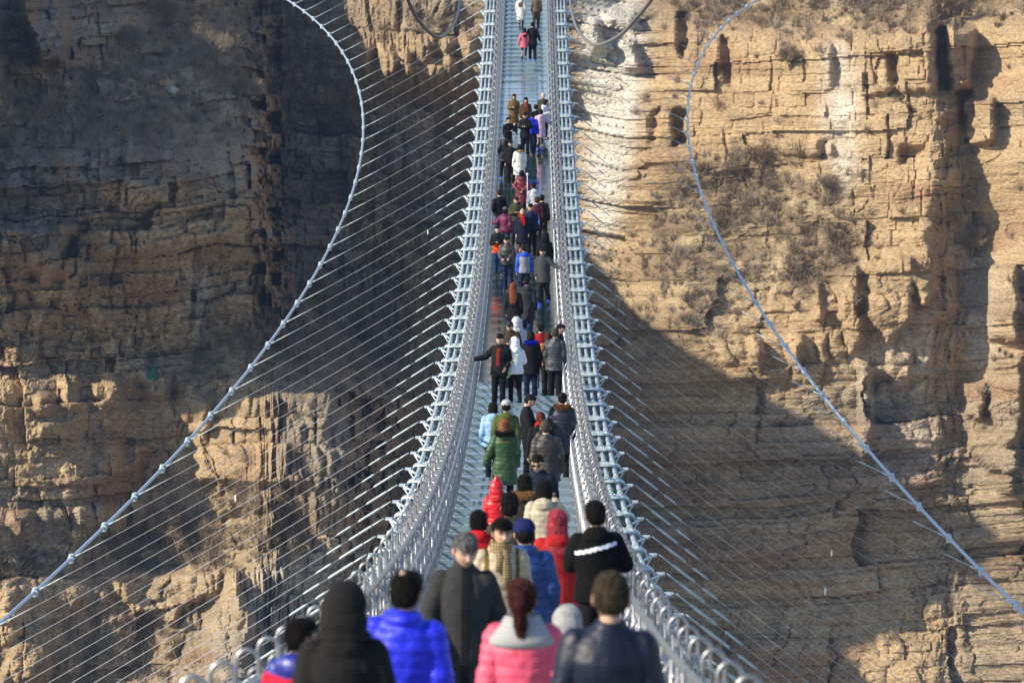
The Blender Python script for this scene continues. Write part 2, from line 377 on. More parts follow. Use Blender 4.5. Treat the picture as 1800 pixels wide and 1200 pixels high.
# above the frame the wall leans back to the plateau
topb = np.clip((-980 - CVV.ravel()) / 1.0, 0, 1)
P = CAM + Rr * (D0 / Rr[:, 1])[:, None]
nU, nV = len(us), len(vs)
ii = np.arange(nU * nV).reshape(nV, nU)
q = np.stack([ii[1:, :-1], ii[1:, 1:], ii[:-1, 1:], ii[:-1, :-1]], -1).reshape(-1, 4)
# plateau strip behind the top row
top = P[:nU] + np.array([0, 900.0, 12.0]); base = len(P)
P = np.concatenate([P, top])
q2 = np.stack([ii[0, :-1], ii[0, 1:], base + np.arange(1, nU), base + np.arange(nU - 1)], -1)
q = np.concatenate([q, q2])
def fast_mesh(name, V, Q, smooth=False):
    me = bpy.data.meshes.new(name)
    me.vertices.add(len(V)); me.vertices.foreach_set('co', V.astype(np.float32).ravel())
    me.loops.add(Q.size); me.loops.foreach_set('vertex_index', Q.astype(np.int32).ravel())
    me.polygons.add(len(Q)); k = Q.shape[1]
    me.polygons.foreach_set('loop_start', np.arange(0, Q.size, k, dtype=np.int32))
    me.update(calc_edges=True)
    me.polygons.foreach_set('use_smooth', np.full(len(Q), smooth))
    me.update()
    return me
# rock albedo: beds, iron staining, pale rubbed rock, earth under the brush, sunlit wall painted tanner
a = CUU*.052 + .8*gsamp(MACV, CUU, CVV); b = CVV*.052
ta = fbm(a/6, b/1.1, 71, 4); tb = fbm(a/14, b/10, 72, 3); tc = fbm(a/.7, b/2.6, 73, 4, .6); tr = fbm(a/5, b/3, 74, 4)
tan = np.array([.48, .345, .20]); grey = np.array([.30, .255, .20]); pale = np.array([.66, .63, .56]); red = np.array([.30, .165, .10]); earth = np.array([.24, .18, .115])
def mixc(A, B, t): return A + (B - A) * t[..., None]
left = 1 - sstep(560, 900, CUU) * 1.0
lit_tan = sstep(980, 1200, CUU) * (1 - sstep(560, 760, CVV))  # keeps grey out where sun falls on the right wall: light painted into albedo
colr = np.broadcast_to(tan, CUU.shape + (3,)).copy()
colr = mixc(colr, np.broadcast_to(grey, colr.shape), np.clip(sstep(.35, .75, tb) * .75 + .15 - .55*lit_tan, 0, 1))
colr = mixc(colr, np.broadcast_to(red, colr.shape), sstep(.55, .75, tr) * .5)
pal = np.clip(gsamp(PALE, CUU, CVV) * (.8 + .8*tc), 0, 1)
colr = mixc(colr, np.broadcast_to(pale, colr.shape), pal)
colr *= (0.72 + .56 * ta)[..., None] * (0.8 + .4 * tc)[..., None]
grs = fbm(a/1.8, b/1.1, 75, 5, .6)
earthc = mixc(np.broadcast_to(earth, colr.shape).copy(), np.broadcast_to(np.array([.42, .33, .21]), colr.shape), sstep(.48, .62, grs))
colr = mixc(colr, earthc * (.7 + .6*tc)[..., None], BRV * .85)
colr = np.clip(colr, .02, .7)
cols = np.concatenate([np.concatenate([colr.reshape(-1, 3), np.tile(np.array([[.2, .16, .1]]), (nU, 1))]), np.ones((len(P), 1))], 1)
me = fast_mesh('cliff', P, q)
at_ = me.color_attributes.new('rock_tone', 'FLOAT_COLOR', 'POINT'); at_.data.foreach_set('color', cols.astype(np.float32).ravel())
rock = bpy.data.materials.new('bedded_sandstone'); rock.use_nodes = True
t = rock.node_tree; bs = t.nodes['Principled BSDF']; bs.inputs['Roughness'].default_value = .95; bs.inputs['Specular IOR Level'].default_value = .15
ca = t.nodes.new('ShaderNodeVertexColor'); ca.layer_name = 'rock_tone'
tcn = t.nodes.new('ShaderNodeTexCoord'); mp = t.nodes.new('ShaderNodeMapping'); mp.inputs['Scale'].default_value = (1, 1, 2.2)
n1 = t.nodes.new('ShaderNodeTexNoise'); n1.inputs['Scale'].default_value = 2.6; n1.inputs['Detail'].default_value = 8; n1.inputs['Roughness'].default_value = .65
rp = t.nodes.new('ShaderNodeMapRange'); rp.inputs[1].default_value = .3; rp.inputs[2].default_value = .7; rp.inputs[3].default_value = .5; rp.inputs[4].default_value = 1.35
mx = t.nodes.new('ShaderNodeMix'); mx.data_type = 'RGBA'; mx.blend_type = 'MULTIPLY'; mx.inputs[0].default_value = 1
bp = t.nodes.new('ShaderNodeBump'); bp.inputs['Strength'].default_value = .8; bp.inputs['Distance'].default_value = .4
L_ = t.links.new
L_(tcn.outputs['Object'], mp.inputs[0]); L_(mp.outputs[0], n1.inputs['Vector']); L_(n1.outputs['Fac'], rp.inputs[0])
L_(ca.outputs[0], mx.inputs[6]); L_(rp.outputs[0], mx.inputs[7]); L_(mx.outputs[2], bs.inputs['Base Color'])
L_(n1.outputs['Fac'], bp.inputs['Height']); L_(bp.outputs[0], bs.inputs['Normal'])
me.materials.append(rock)
cliff = link('cliff', me); tag(cliff, kind='structure')

# ground of the valley, out to the horizon
mb = MB(); mb.add([(-6000, -6000, -205), (6000, -6000, -205), (6000, 6000, -205), (-6000, 6000, -205)], [(0, 1, 2, 3)])
m_ground = mat('dry_ground', (.14, .11, .08), .95, var=.3, vscale=.02)
tag(link('valley_ground', mb.mesh('valley_ground', m_ground)), kind='structure')

# ------------------------------------------------------------------ bare brush on the ledges
def surf(u, v):
    u = np.atleast_1d(np.asarray(u, float)); v = np.atleast_1d(np.asarray(v, float))
    d = relief(u, v)[0] + 500
    r = rays(u, v)
    return CAM + r * (d / r[:, 1])[:, None]
m_twig = mat('winter_twigs', (.24, .175, .11), .9, var=.5, vscale=.25)
m_twig2 = mat('pale_twigs', (.30, .24, .17), .9, var=.3, vscale=.4)
def twig_cloud(rng, C, R, per, L=(.35, 1.1), wd=.028):
    n = len(C)
    c = np.repeat(C, per, 0); rr = np.repeat(R, per)
    th = rng.random(n*per) * 2*math.pi; ph = np.abs(rng.normal(0, .75, n*per))
    d = np.stack([np.sin(ph)*np.cos(th), np.sin(ph)*np.sin(th) - .25, np.cos(ph)*.9], 1)
    d /= np.linalg.norm(d, axis=1)[:, None]
    s = rng.random(n*per)**.6
    off = rng.normal(0, 1, (n*per, 3)); off /= np.linalg.norm(off, axis=1)[:, None]
    p0 = c + (d * .45 + off * np.array([.55, .45, .28])) * (s * rr)[:, None] * .8
    ln = (L[0] + (L[1]-L[0]) * rng.random(n*per)) * np.clip(rr, .5, 1.6)
    bend = rng.normal(0, .25, (n*per, 3))
    dd = d + bend; p1 = p0 + dd * ln[:, None]
    sd = rng.normal(0, 1, (n*per, 3)); sd[:, 1] *= .3; sd /= np.linalg.norm(sd, axis=1)[:, None]
    w_ = wd * (.5 + rng.random(n*per))
    V = np.stack([p0 - sd*w_[:, None], p0 + sd*w_[:, None], p1], 1).reshape(-1, 3)
    return V, np.arange(len(V)).reshape(-1, 3)
rng = np.random.default_rng(11)
cu = rng.uniform(-60, 1860, 42000); cv = rng.uniform(-60, 1260, 42000)
dens = gsamp(BRUSH, cu, cv) * (0.35 + 1.1 * sstep(.4, .6, fbm(cu/45, cv/35, 88))) + .012
keep = rng.random(42000) < dens * .42
cu, cv = cu[keep], cv[keep]
C = surf(cu, cv)
V, Q = twig_cloud(rng, C, rng.uniform(.3, 1.3, len(C)), 62)
me = fast_mesh('brush', V, Q); me.materials.append(m_twig); me.materials.append(m_twig2)
me.polygons.foreach_set('material_index', (np.repeat(rng.random(len(C)), 62) < .4).astype(np.int32))
tag(link('brush', me), 'dry brown brush covering the ledges of the cliffs', 'brush', kind='stuff')

def bare_shrub(name, u, v, R, label, seed, mt, group='bare shrubs on the cliff ledges'):
    rng = np.random.default_rng(seed); base = surf(u, v)[0]
    root = empty(name, base); tag(root, label, 'shrub', group)
    mb = MB(); tips = []
    for k in range(9):
        a_ = rng.uniform(0, 6.28); sp = rng.uniform(.15, .75)
        d = np.array([math.cos(a_)*sp, math.sin(a_)*sp*.7 - .3, 1.0]); d /= np.linalg.norm(d)
        p1 = d * R * .5; mid = p1 * .55 + rng.normal(0, .06, 3) * R
        mb.tube([(0, 0, -.3), mid, p1], [.05*R**.5, .035*R**.5, .02], 5)
        for j in range(4):
            p2 = p1 + (d + rng.normal(0, .45, 3)) * R * .38
            mb.tube([p1 * .8, p2], [.018, .008], 4); tips.append(p2); tips.append((p1+p2)/2)
    link('stem', mb.mesh('stem', mt), root)
    V, Q = twig_cloud(rng, np.array(tips), np.full(len(tips), R * .32), 40, (.3, .8), .016)
    me = fast_mesh('twigs', V, Q); me.materials.append(mt); link('twigs', me, root)
for i, (u, v, R, lb) in enumerate([
 (370, 130, 3.6, 'large pale bare shrub high on the left slope above the brush'),
 (232, 100, 2.6, 'bare shrub beside the left crag pillar'),
 (300, 45, 2.2, 'bare shrub in deep shade at the top of the left slope'),
 (430, 185, 2.2, 'bare shrub at the dark edge of the left gully'),
 (560, 540, 2.6, 'bare shrub behind the left stays above the fluted buttress'),
 (640, 600, 2.3, 'bare shrub growing at the mouth of the dark gully'),
 (400, 600, 1.8, 'bare shrub at the foot of the streaked left wall'),
 (1455, 355, 2.3, 'leafless tree hanging on the sunlit wall under the small cave'),
 (1340, 300, 2.0, 'bare shrub at the top of the right brush slope'),
 (1705, 455, 2.6, 'pale leafless shrub in the cleft near the right edge'),
 (1390, 120, 1.8, 'dark bare shrub on the sunlit right wall'),
 (1670, 30, 2.4, 'tangled bare shrub on the rim at top right'),
 (300, 960, 2.6, 'bare shrub on the lower left ledge behind the wind cable'),
 (430, 900, 2.3, 'bare shrub on the ledge under the fluted buttress')]):
    bare_shrub('bare_shrub', u, v, R, lb, 500 + i, m_twig2 if i in (0, 1, 7, 9) else m_twig)

# green cloth snagged on a knob of rock
p = surf(272, 650)[0] + np.array([0, -1.2, 0])
mb = MB(); rows = []
for i in range(9):
    z = .9 - i*.2; wdt = .12 + .045*i + .05*math.sin(i*2)
    rows.append([np.array([-.25*(i/8) + wdt*(x-.5)*2, -.12*math.sin(x*9+i*.7) - .05*i, z]) for x in np.linspace(0, 1, 8)])
vv = [q_ for r_ in rows for q_ in r_] + [q_ + np.array([0, .02, 0]) for r_ in rows for q_ in r_]
ff = [(i*8+j, i*8+j+1, (i+1)*8+j+1, (i+1)*8+j) for i in range(8) for j in range(7)]
mb.add(vv, ff + [tuple(x+72 for x in f[::-1]) for f in ff])
tag(link('green_cloth', mb.mesh('green_cloth', mat('green_netting', (.01, .12, .06), .8)), loc=p), 'scrap of green cloth draped on a rock knob of the left cliff', 'cloth')
# the pale boulder in the brush
mb = MB(); mb.ball((0, 0, 0), (.5, .45, .42), 10, 7)
vb = mb.v[0]; vb += RNG.normal(0, .05, vb.shape)
tag(link('boulder', mb.mesh('boulder', mat('pale_stone', (.45, .42, .36), .9, var=.2), False), loc=surf(305, 158)[0] + np.array([0, -.7, 0])), 'small pale boulder in the brush of the left slope', 'boulder')
# ------------------------------------------------------------------ bridge
Y0, Y1 = 12.0, 322.0
m_white = mat('galvanised_white_paint', (.46, .53, .55), .5, var=.15, vscale=3)
m_steel = mat('teal_grey_paint', (.20, .28, .31), .55, var=.18, vscale=2)
m_plate = mat('pale_painted_plate', (.50, .58, .59), .5, var=.18, vscale=3)
m_cable = mat('sheathed_cable', (.46, .52, .57), .4, var=.15, vscale=2, metal=.2)
m_inox = mat('stainless_tube', (.40, .40, .41), .4, metal=.75, var=.25, vscale=5)
m_tube = mat('brushed_grey_tube', (.30, .29, .29), .35, metal=.7, var=.15, vscale=5)
m_wire = mat('stay_wire', (.52, .52, .52), .4, metal=.3)
m_curb = mat('white_kerb_sheet', (.58, .63, .67), .45, var=.2, vscale=3)

def m_glass_make(name, col, rough):
    m = bpy.data.materials.new(name); m.use_nodes = True; t = m.node_tree; t.nodes.clear()
    d = t.nodes.new('ShaderNodeBsdfPrincipled'); d.inputs['Base Color'].default_value = (*col, 1); d.inputs['Roughness'].default_value = rough
    d.inputs['IOR'].default_value = 1.52; d.inputs['Specular IOR Level'].default_value = .5
    tc = t.nodes.new('ShaderNodeTexCoord'); n = t.nodes.new('ShaderNodeTexNoise'); n.inputs['Scale'].default_value = 1.3; n.inputs['Detail'].default_value = 3
    mp = t.nodes.new('ShaderNodeMapping'); mp.inputs['Scale'].default_value = (1, .35, 1)
    r = t.nodes.new('ShaderNodeMapRange'); r.inputs[1].default_value = .35; r.inputs[2].default_value = .7; r.inputs[3].default_value = rough; r.inputs[4].default_value = rough + .14
    t.links.new(tc.outputs['Object'], mp.inputs[0]); t.links.new(mp.outputs[0], n.inputs[0]); t.links.new(n.outputs['Fac'], r.inputs[0]); t.links.new(r.outputs[0], d.inputs['Roughness'])
    b = t.nodes.new('ShaderNodeBump'); b.inputs['Strength'].default_value = .08; b.inputs['Distance'].default_value = .01
    t.links.new(n.outputs['Fac'], b.inputs['Height']); t.links.new(b.outputs[0], d.inputs['Normal'])
    o = t.nodes.new('ShaderNodeOutputMaterial'); t.links.new(d.outputs[0], o.inputs[0])
    return m
m_glass = m_glass_make('green_deck_glass', (.025, .060, .055), .04)
m_step = m_glass_make('frosted_step_glass', (.25, .325, .365), .15)
m_rib = mat('tread_strip', (.20, .26, .31), .5)

bridge = empty('footbridge', (0, Y0, dz(Y0)))
tag(bridge, 'long sagging glass floored suspension footbridge crossing the gorge crowded with walkers', 'bridge')
BL = Vector(bridge.location)
def bl(name, me, p=(0, 0, 0), rx=0.0, parent=None):
    o = link(name, me, parent or bridge)
    o.location = Vector(p) - (BL if parent is None else Vector((0, 0, 0)))
    o.rotation_euler = (rx, 0, 0)
    return o
def slope(Y): return math.atan(KD * (Y - YM))

# walking surface : stepped treads of glass on the slopes, flush panes at the bottom of the sag
STEPS = []           # (y0, y1, z)
def floor_z(Y):
    for a_, b_, z_ in STEPS:
        if a_ <= Y < b_: return z_ if z_ is not None else dz(Y)
    return dz(Y)
y = Y0
while y < Y1:
    L = MOD / 2 if y < 240 else MOD / 3
    flush = 128 < y < 214
    STEPS.append((y, y + L, None if flush else dz(y + L/2)))
    y += L
def pane(L, rib, mt):
    mb = MB(); mb.box((0, 0, -.02), (1.98, L - .035, .036))
    if rib:
        mb.cur = 1
        for k in range(7):
            mb.box((0, -L/2 + L*(k+.7)/7.4, .003), (1.9, .022, .006))
    me = mb.mesh('glass_panel', [mt, m_rib], False)
    return me
pn_flush = pane(MOD/2, False, m_glass); pn_near = pane(MOD/2, True, m_step); pn_far = pane(MOD/3, False, m_step); pn_mid = pane(MOD/2, False, m_step)
mbr = MB(); mbr.box((0, 0, 0), (2.0, .03, .05)); edge_me = mbr.mesh('panel_edge', m_steel, False)
for k, (a_, b_, z_) in enumerate(STEPS):
    yc = (a_ + b_) / 2
    if z_ is None: bl('glass_panel', pn_flush, (0, yc, dz(yc)), slope(yc))
    else:
        o = bl('glass_panel', pn_near if yc < 128 else (pn_mid if yc < 240 else pn_far), (0, yc, z_))
        rs = abs(dz(b_ + .8) - z_) + .05
        mb = MB(); mb.box((0, b_ - yc - .004, -.035 if yc < YM else .03), (2.0, .012, .09 + rs*.3)); link('riser', mb.mesh('riser', m_steel, False), o)

def along(Ya, Yb, st, x, h):
    ys = np.arange(Ya, Yb + st/2, st)
    return np.stack([np.full(len(ys), x), ys, dz(ys) + h], 1) - np.array(BL)
# bearing cables under the edge plates, kerbs, edge girders
for s in (-1, 1):
    for x in (1.56, 1.73, 1.90):
        mb = MB(); mb.tube(along(Y0, Y1, 4, s*x, -.03), .040, 8); link('bearing_cable', mb.mesh('bearing_cable', m_cable), bridge)
    mb = MB()
    pts = along(Y0, Y1, 2.405, s*1.035, .08)
    V = []; F = []
    for i, p in enumerate(pts):
        for dx, h in ((-.03, -.16), (.03, -.16), (.03, .0), (-.03, .0)): V.append(p + np.array([dx, 0, h]))
        if i: F += [((i-1)*4+k, (i-1)*4+(k+1) % 4, i*4+(k+1) % 4, i*4+k) for k in range(4)]
    mb.add(V, F); link('kerb', mb.mesh('kerb', m_curb, False), bridge)
    for x in (1.12, 1.42, 1.95):
        mb = MB(); pts = along(Y0, Y1, 4.81, s*x, -.22); V = []; F = []
        for i, p in enumerate(pts):
            for dx, h in ((-.04, -.10), (.04, -.10), (.04, .08), (-.04, .08)): V.append(p + np.array([dx, 0, h]))
            if i: F += [((i-1)*4+k, (i-1)*4+(k+1) % 4, i*4+(k+1) % 4, i*4+k) for k in range(4)]
        mb.add(V, F); link('girder', mb.mesh('girder', m_steel, False), bridge)
# cross beams (I section)
mb = MB()
mb.box((0, 0, -.11), (3.96, .15, .016)); mb.box((0, 0, -.35), (3.96, .15, .016)); mb.box((0, 0, -.23), (3.96, .014, .224))
me_beam = mb.mesh('cross_beam', m_steel, False)
# clamp plate over the three cables, with turned up end and bolts
me_clamp = {}
for s in (-1, 1):
    mb = MB()
    rows = []
    for yy in (-.34, .34):
        rows.append([(s*1.47, yy*1.3, .065), (s*1.62, yy*1.3, .065), (s*1.80, yy*1.3, .065), (s*1.97, yy*.9, .06), (s*2.03, yy*.6, .02)])
    V = [p for r in rows for p in r]; n = 5
    V += [(x, y_, z - .03) for x, y_, z in V]
    F = []
    for j in range(n-1):
        F += [(j, j+1, n+j+1, n+j), (2*n+j, 3*n+j, 3*n+j+1, 2*n+j+1), (j, 2*n+j, 2*n+j+1, j+1), (n+j, n+j+1, 3*n+j+1, 3*n+j)]
    F += [(0, n, 3*n, 2*n), (n-1, 3*n-1, 4*n-1, 2*n-1)]
    mb.add(V, F)
    for x in (1.59, 1.77):
        for yy in (-.2, .2): mb.ball((s*x, yy, .065), (.022, .022, .03), 6, 4)
    for x in (1.56, 1.73, 1.90):
        mb.tube([(s*x, -.3, .03), (s*x, .3, .03)], .05, 8)
    me_clamp[s] = mb.mesh('clamp_plate', m_plate, False)
# sleeves midway
me_sleeve = {}
for s in (-1, 1):
    mb = MB()
    for x in (1.56, 1.73, 1.90):
        mb.tube([(s*x, -.12, -.03), (s*x, .12, -.03)], .055, 8)
    mb.box((s*1.68, 0, -.085), (.6, .12, .02))
    me_sleeve[s] = mb.mesh('cable_saddle', m_plate, False)
# outrigger triangle between each pair of beams; the stay hooks on its apex
def outrig(s):
    mb = MB()
    a_ = (s*1.95, -.04, -.12); b_ = (s*1.95, MOD/2 + .04, -.12); c = (s*2.15, MOD/4, -.11)
    mb.tube([a_, c], .02, 5); mb.tube([b_, c], .02, 5)
    mb.tube([(s*1.95, 0, -.30), c], .014, 5)
    mb.box(((s*2.15), MOD/4, -.10), (.12, .40, .03)); mb.ball(c, (.035, .05, .035), 8, 5)
    mb.box((s*2.06, MOD/4, -.13), (.03, MOD/3, .03))
    return mb.mesh('outrigger', m_plate, False)
me_out = {s: outrig(s) for s in (-1, 1)}
nmod = int((Y1 - Y0) / MOD)
MODY = [Y0 + MOD * (k + .3) for k in range(nmod)]
for Ym_ in MODY:
    bl('cross_beam', me_beam, (0, Ym_, dz(Ym_)), slope(Ym_)); bl('cross_beam', me_beam, (0, Ym_ + MOD/2, dz(Ym_ + MOD/2)), slope(Ym_ + MOD/2))
    for s in (-1, 1): bl('clamp_plate', me_clamp[s], (0, Ym_ + .3, dz(Ym_ + .3)), slope(Ym_))
    for s in (-1, 1): bl('cable_saddle', me_sleeve[s], (0, Ym_ + MOD/2, dz(Ym_ + MOD/2)), slope(Ym_))
    for s in (-1, 1): bl('outrigger', me_out[s], (0, Ym_, dz(Ym_)), slope(Ym_ + MOD/4))

# ------------------------------------------------------------------ guard rails
def bar(mb, a_, b_, r, n=4): mb.tube([a_, b_], r, n)
for s, side in ((-1, 'left'), (1, 'right')):
    R = empty('guard_rail', (s*1.15, Y0, dz(Y0))); O = np.array(R.location)
    tag(R, 'stainless guard rail with arched posts along the %s edge of the bridge' % side, 'guard rail', 'guard rails of the bridge')
    def fit(x, h, st=4): return along(Y0, Y1, st, s*x, h) + np.array(BL) - O
    for x, h, r, mt in ((1.13, 1.12, .026, m_tube), (1.02, .92, .015, m_inox), (1.13, .60, .011, m_inox), (1.02, .22, .012, m_inox), (1.34, .78, .013, m_inox), (1.34, .40, .013, m_inox)):
        mb = MB(); mb.tube(fit(x, h), r, 8); link('rail', mb.mesh('rail', mt), R)
    # post: lateral arch with feet, bracket plates
    mb = MB(); pts = []
    for k in range(9):
        th = math.pi * k / 8; pts.append((s*(1.30 + .062*math.cos(th)), 0, 1.155 + .07*math.sin(th)))
    pts = [(s*1.362, 0, -.1), (s*1.362, 0, .6)] + pts + [(s*1.238, 0, .6), (s*1.238, 0, -.1)]
    mb.tube(pts, .0135, 7)
    mb.box((s*1.18, 0, 1.0), (.14, .10, .012)); mb.box((s*1.18, 0, .58), (.20, .10, .012)); mb.box((s*1.2, 0, .22), (.34, .10, .012))
    bar(mb, (s*1.13, 0, -.1), (s*1.13, 0, 1.1), .018, 6); bar(mb, (s*1.02, 0, -.08), (s*1.02, 0, .92), .016, 6)
    bar(mb, (s*1.02, 0, .9), (s*1.13, 0, 1.1), .014, 5); bar(mb, (s*1.02, .0, .1), (s*1.375, 0, .6), .012, 5)
    me_post = mb.mesh('arched_post', m_inox)
    mb = MB()
    mb.tube([(s*(1.30 + .06*math.cos(math.pi*k/6)), 0, 1.02 + .065*math.sin(math.pi*k/6)) for k in range(7)], .011, 5)
    bar(mb, (s*1.36, 0, -.05), (s*1.36, 0, 1.02), .011, 5); bar(mb, (s*1.24, 0, -.05), (s*1.24, 0, 1.02), .011, 5)
    bar(mb, (s*1.13, 0, .1), (s*1.13, 0, 1.1), .010, 5)
    me_mid = mb.mesh('low_arch', m_inox)
    Yp = Y0 + .9
    while Yp < Y1 - 2:
        for me_, dy in ((me_post, 0), (me_mid, MOD/4)):
            o = link(me_.name.split('.')[0], me_, R); o.location = Vector((0, Yp + dy, dz(Yp + dy))) - Vector((0, O[1], O[2])) - Vector((O[0], 0, 0)); 
        Yp += MOD/2
    # woven wire infill : three leaning layers of crossing wires
    V = []; F = []
    def wire(p, q_, r):
        p = np.array(p); q_ = np.array(q_); n0 = len(V)
        for e in (p, q_):
            for k in range(3):
                a_ = 2.094*k; V.append(e + np.array([r*math.cos(a_), r*math.sin(a_), 0]) - O)
        for k in range(3): F.append((n0+k, n0+(k+1) % 3, n0+3+(k+1) % 3, n0+3+k))
    rr = random.Random(5 + s)
    y = Y0
    while y < Y1 - .5:
        st = .7
        z0 = dz(y); z1 = dz(y + st)
        for x, hb, ht in ((1.02, .0, .92), (1.13, .05, 1.12)):
            wire((s*x, y, z0 + hb), (s*x, y + st, z1 + ht*.5), .0048); wire((s*x, y + st, z1 + hb), (s*x, y, z0 + ht*.5), .0048)
            wire((s*x, y, z0 + ht*.5), (s*x, y + st, z1 + ht), .0048); wire((s*x, y + st, z1 + ht*.5), (s*x, y, z0 + ht), .0048)
        wire((s*1.36, y, z0 - .05), (s*1.36, y, z0 + .8), .007)
        wire((s*1.02, y, z0 + .5), (s*1.36, y + st*.5, z0 + .4 + .2*rr.random()), .006)
        y += st
    mb = MB(); mb.add(V, F); o = link('wire_lattice', mb.mesh('wire_lattice', m_inox, False), R); o['kind'] = 'stuff'

# ------------------------------------------------------------------ wind cables and their stays
CL = [(2,1099),(72,1029),(148,958),(211,895),(271,835.6),(323,779),(372,727),(413.5,676),(453,629),(486,588),(514.6,546),(540,508),(561.6,474),(577.5,441),(595,407.5),(607,378),(618,349),(625,323),(632,297.5),(635,273),(637,252),(639,227),(638,206),(635,187),(631,168),(626.7,148),(620,131),(613,115),(603.4,98),(594,83.4),(583,68.6),(572,54.5),(560,40),(545,27.5),(530.6,16),(515,4)]
CR = [(1796.5,1081),(1729.6,1009),(1661,935),(1596,866),(1545,807),(1493,748.5),(1449.7,696),(1410,647),(1374,598.6),(1343,555),(1318,515.6),(1294,476),(1276,445),(1256.5,408),(1242,377),(1235,348.5),(1226,319.6),(1217,292.5),(1213,267),(1210,244),(1210,221.7),(1211,200.5),(1212,179.5),(1214,159),(1218.5,139),(1224,122),(1231,105.5),(1238,91),(1249,76),(1260,62),(1271,49.6),(1285,36),(1296.7,23),(1310,10.6),(1325,1)]
def solve_clamp(u, v, s, m_):
    lo, hi = 60.0, 330.0
    def f(Y):
        ut, vt = proj((s*2.22, Y, dz(Y) - .1)); return (v - vt) - m_ * abs(ut - u)
    ys = np.linspace(60, 330, 400); fv = [f(y_) for y_ in ys]
    for i in range(399):
        if fv[i] <= 0 <= fv[i+1] or fv[i] >= 0 >= fv[i+1]:
            Y = ys[i]; break
    else: return None
    return at(u, v, Y)
WIND = {}
for s, cl, m_ in ((-1, CL, .575), (1, CR, .625)):
    P3 = [solve_clamp(u, v, s, m_) for u, v in cl]; P3 = np.array([p for p in P3 if p is not None])
    out_ = np.abs(P3[:, 0]); dn = dz(P3[:, 1]) - P3[:, 2]
    co = np.polyfit((P3[:, 1] - 235)/100, out_, 3); cn = np.polyfit((P3[:, 1] - 235)/100, dn, 3)
    print('wind', s, np.round(co, 3), np.round(cn, 3), P3[0], P3[-1], 'fit err', np.abs(np.polyval(co, (P3[:,1]-235)/100) - out_).max())
    WIND[s] = (co, cn)
def wind_pt(s, Y):
    co, cn = WIND[s]; t_ = (Y - 235)/100
    return np.array([s*np.polyval(co, t_), Y, dz(Y) - np.polyval(cn, t_)])
mb = MB()
mb.tube([(0, -.12, 0), (0, .12, 0)], .085, 10); mb.box((0, 0, .0), (.12, .16, .24)); mb.ball((0, .1, .09), .035, 6, 4); mb.ball((0, -.1, .09), .035, 6, 4)
me_wclamp = mb.mesh('cable_clamp', m_plate, False)
mb = MB(); mb.ball((0, 0, -.09), (.025, .025, .09), 6, 5); mb.tube([(0, 0, .01), (0, 0, -.03)], .01, 4)
me_tagc = mb.mesh('tag', mat('white_tag', (.8, .8, .8), .5))
me_ref = {}
for s, side in ((-1, 'left'), (1, 'right')):
    p0 = wind_pt(s, 30.0)
    W = empty('wind_cable', p0); tag(W, 'thick curved wind cable bowed out %s of the bridge, holding that side\'s stays' % side, 'cable', 'wind cables')
    mb = MB(); ys = np.arange(30, 318, 4.81/2)
    mb.tube(np.array([wind_pt(s, y_) for y_ in ys]) - p0, .05, 8); link('strand', mb.mesh('strand', mat('wind_cable_sheath', (.42, .50, .60), .35, metal=.3)), W)
    for k, Ym_ in enumerate(MODY):
        Ya = Ym_ + MOD/4
        A = np.array([s*2.24, Ya, dz(Ya) - .10]); B = wind_pt(s, Ya)
        if Ya > 45:
            tang = Vector(wind_pt(s, Ya + 1) - wind_pt(s, Ya - 1)).normalized()
            c = link('cable_clamp', me_wclamp, W); c.location = B - p0; c.rotation_mode = 'QUATERNION'; c.rotation_quaternion = tang.to_track_quat('Y', 'Z')
        # is anything of it in the photograph?
        ua, va = proj(A); ub, vb = proj(B)
        if va > 1290 and vb > 1290 and Ya < 40: continue
        S = empty('stay_cable', A)
        tag(S, 'thin steel stay with turnbuckle running down from the %s deck edge to the wind cable' % side, 'stay cable', 'stays %s of the bridge' % side)
        D = B - A; L = np.linalg.norm(D); d = D / L
        sag = L * (.012 if s < 0 else .035)
        def pt(f): return D * f + np.array([0, 0, -4*sag*f*(1-f)])
        mb = MB(); mb.tube([pt(f) for f in np.linspace(0, 1, 12)], .0055 if s < 0 else .0044, 5); link('wire', mb.mesh('wire', m_wire), S)
        d0 = pt(.1); d0 /= np.linalg.norm(d0)
        mb = MB(); mb.tube([d0*.0, d0*.22], .014, 6); mb.tube([d0*.22, d0*.26, d0*.66, d0*.70], [.010, .023, .023, .010], 7); link('turnbuckle', mb.mesh('turnbuckle', m_plate), S)
        mb = MB(); mb.tube([d0*.84, d0*.88, d0*1.10, d0*1.16], [.009, .021, .018, .008], 7); link('socket', mb.mesh('socket', m_plate), S)
        d1 = D - pt(.9); d1 /= np.linalg.norm(d1)
        mb = MB(); mb.tube([D - d1*.04, D - d1*.35], .026, 6); mb.tube([D - d1*.35, D - d1*1.15], .015, 6); link('end_rod', mb.mesh('end_rod', m_plate), S)
        if random.random() < .06:
            o = link('tag', me_tagc, S); o.location = pt(random.uniform(.12, .5))

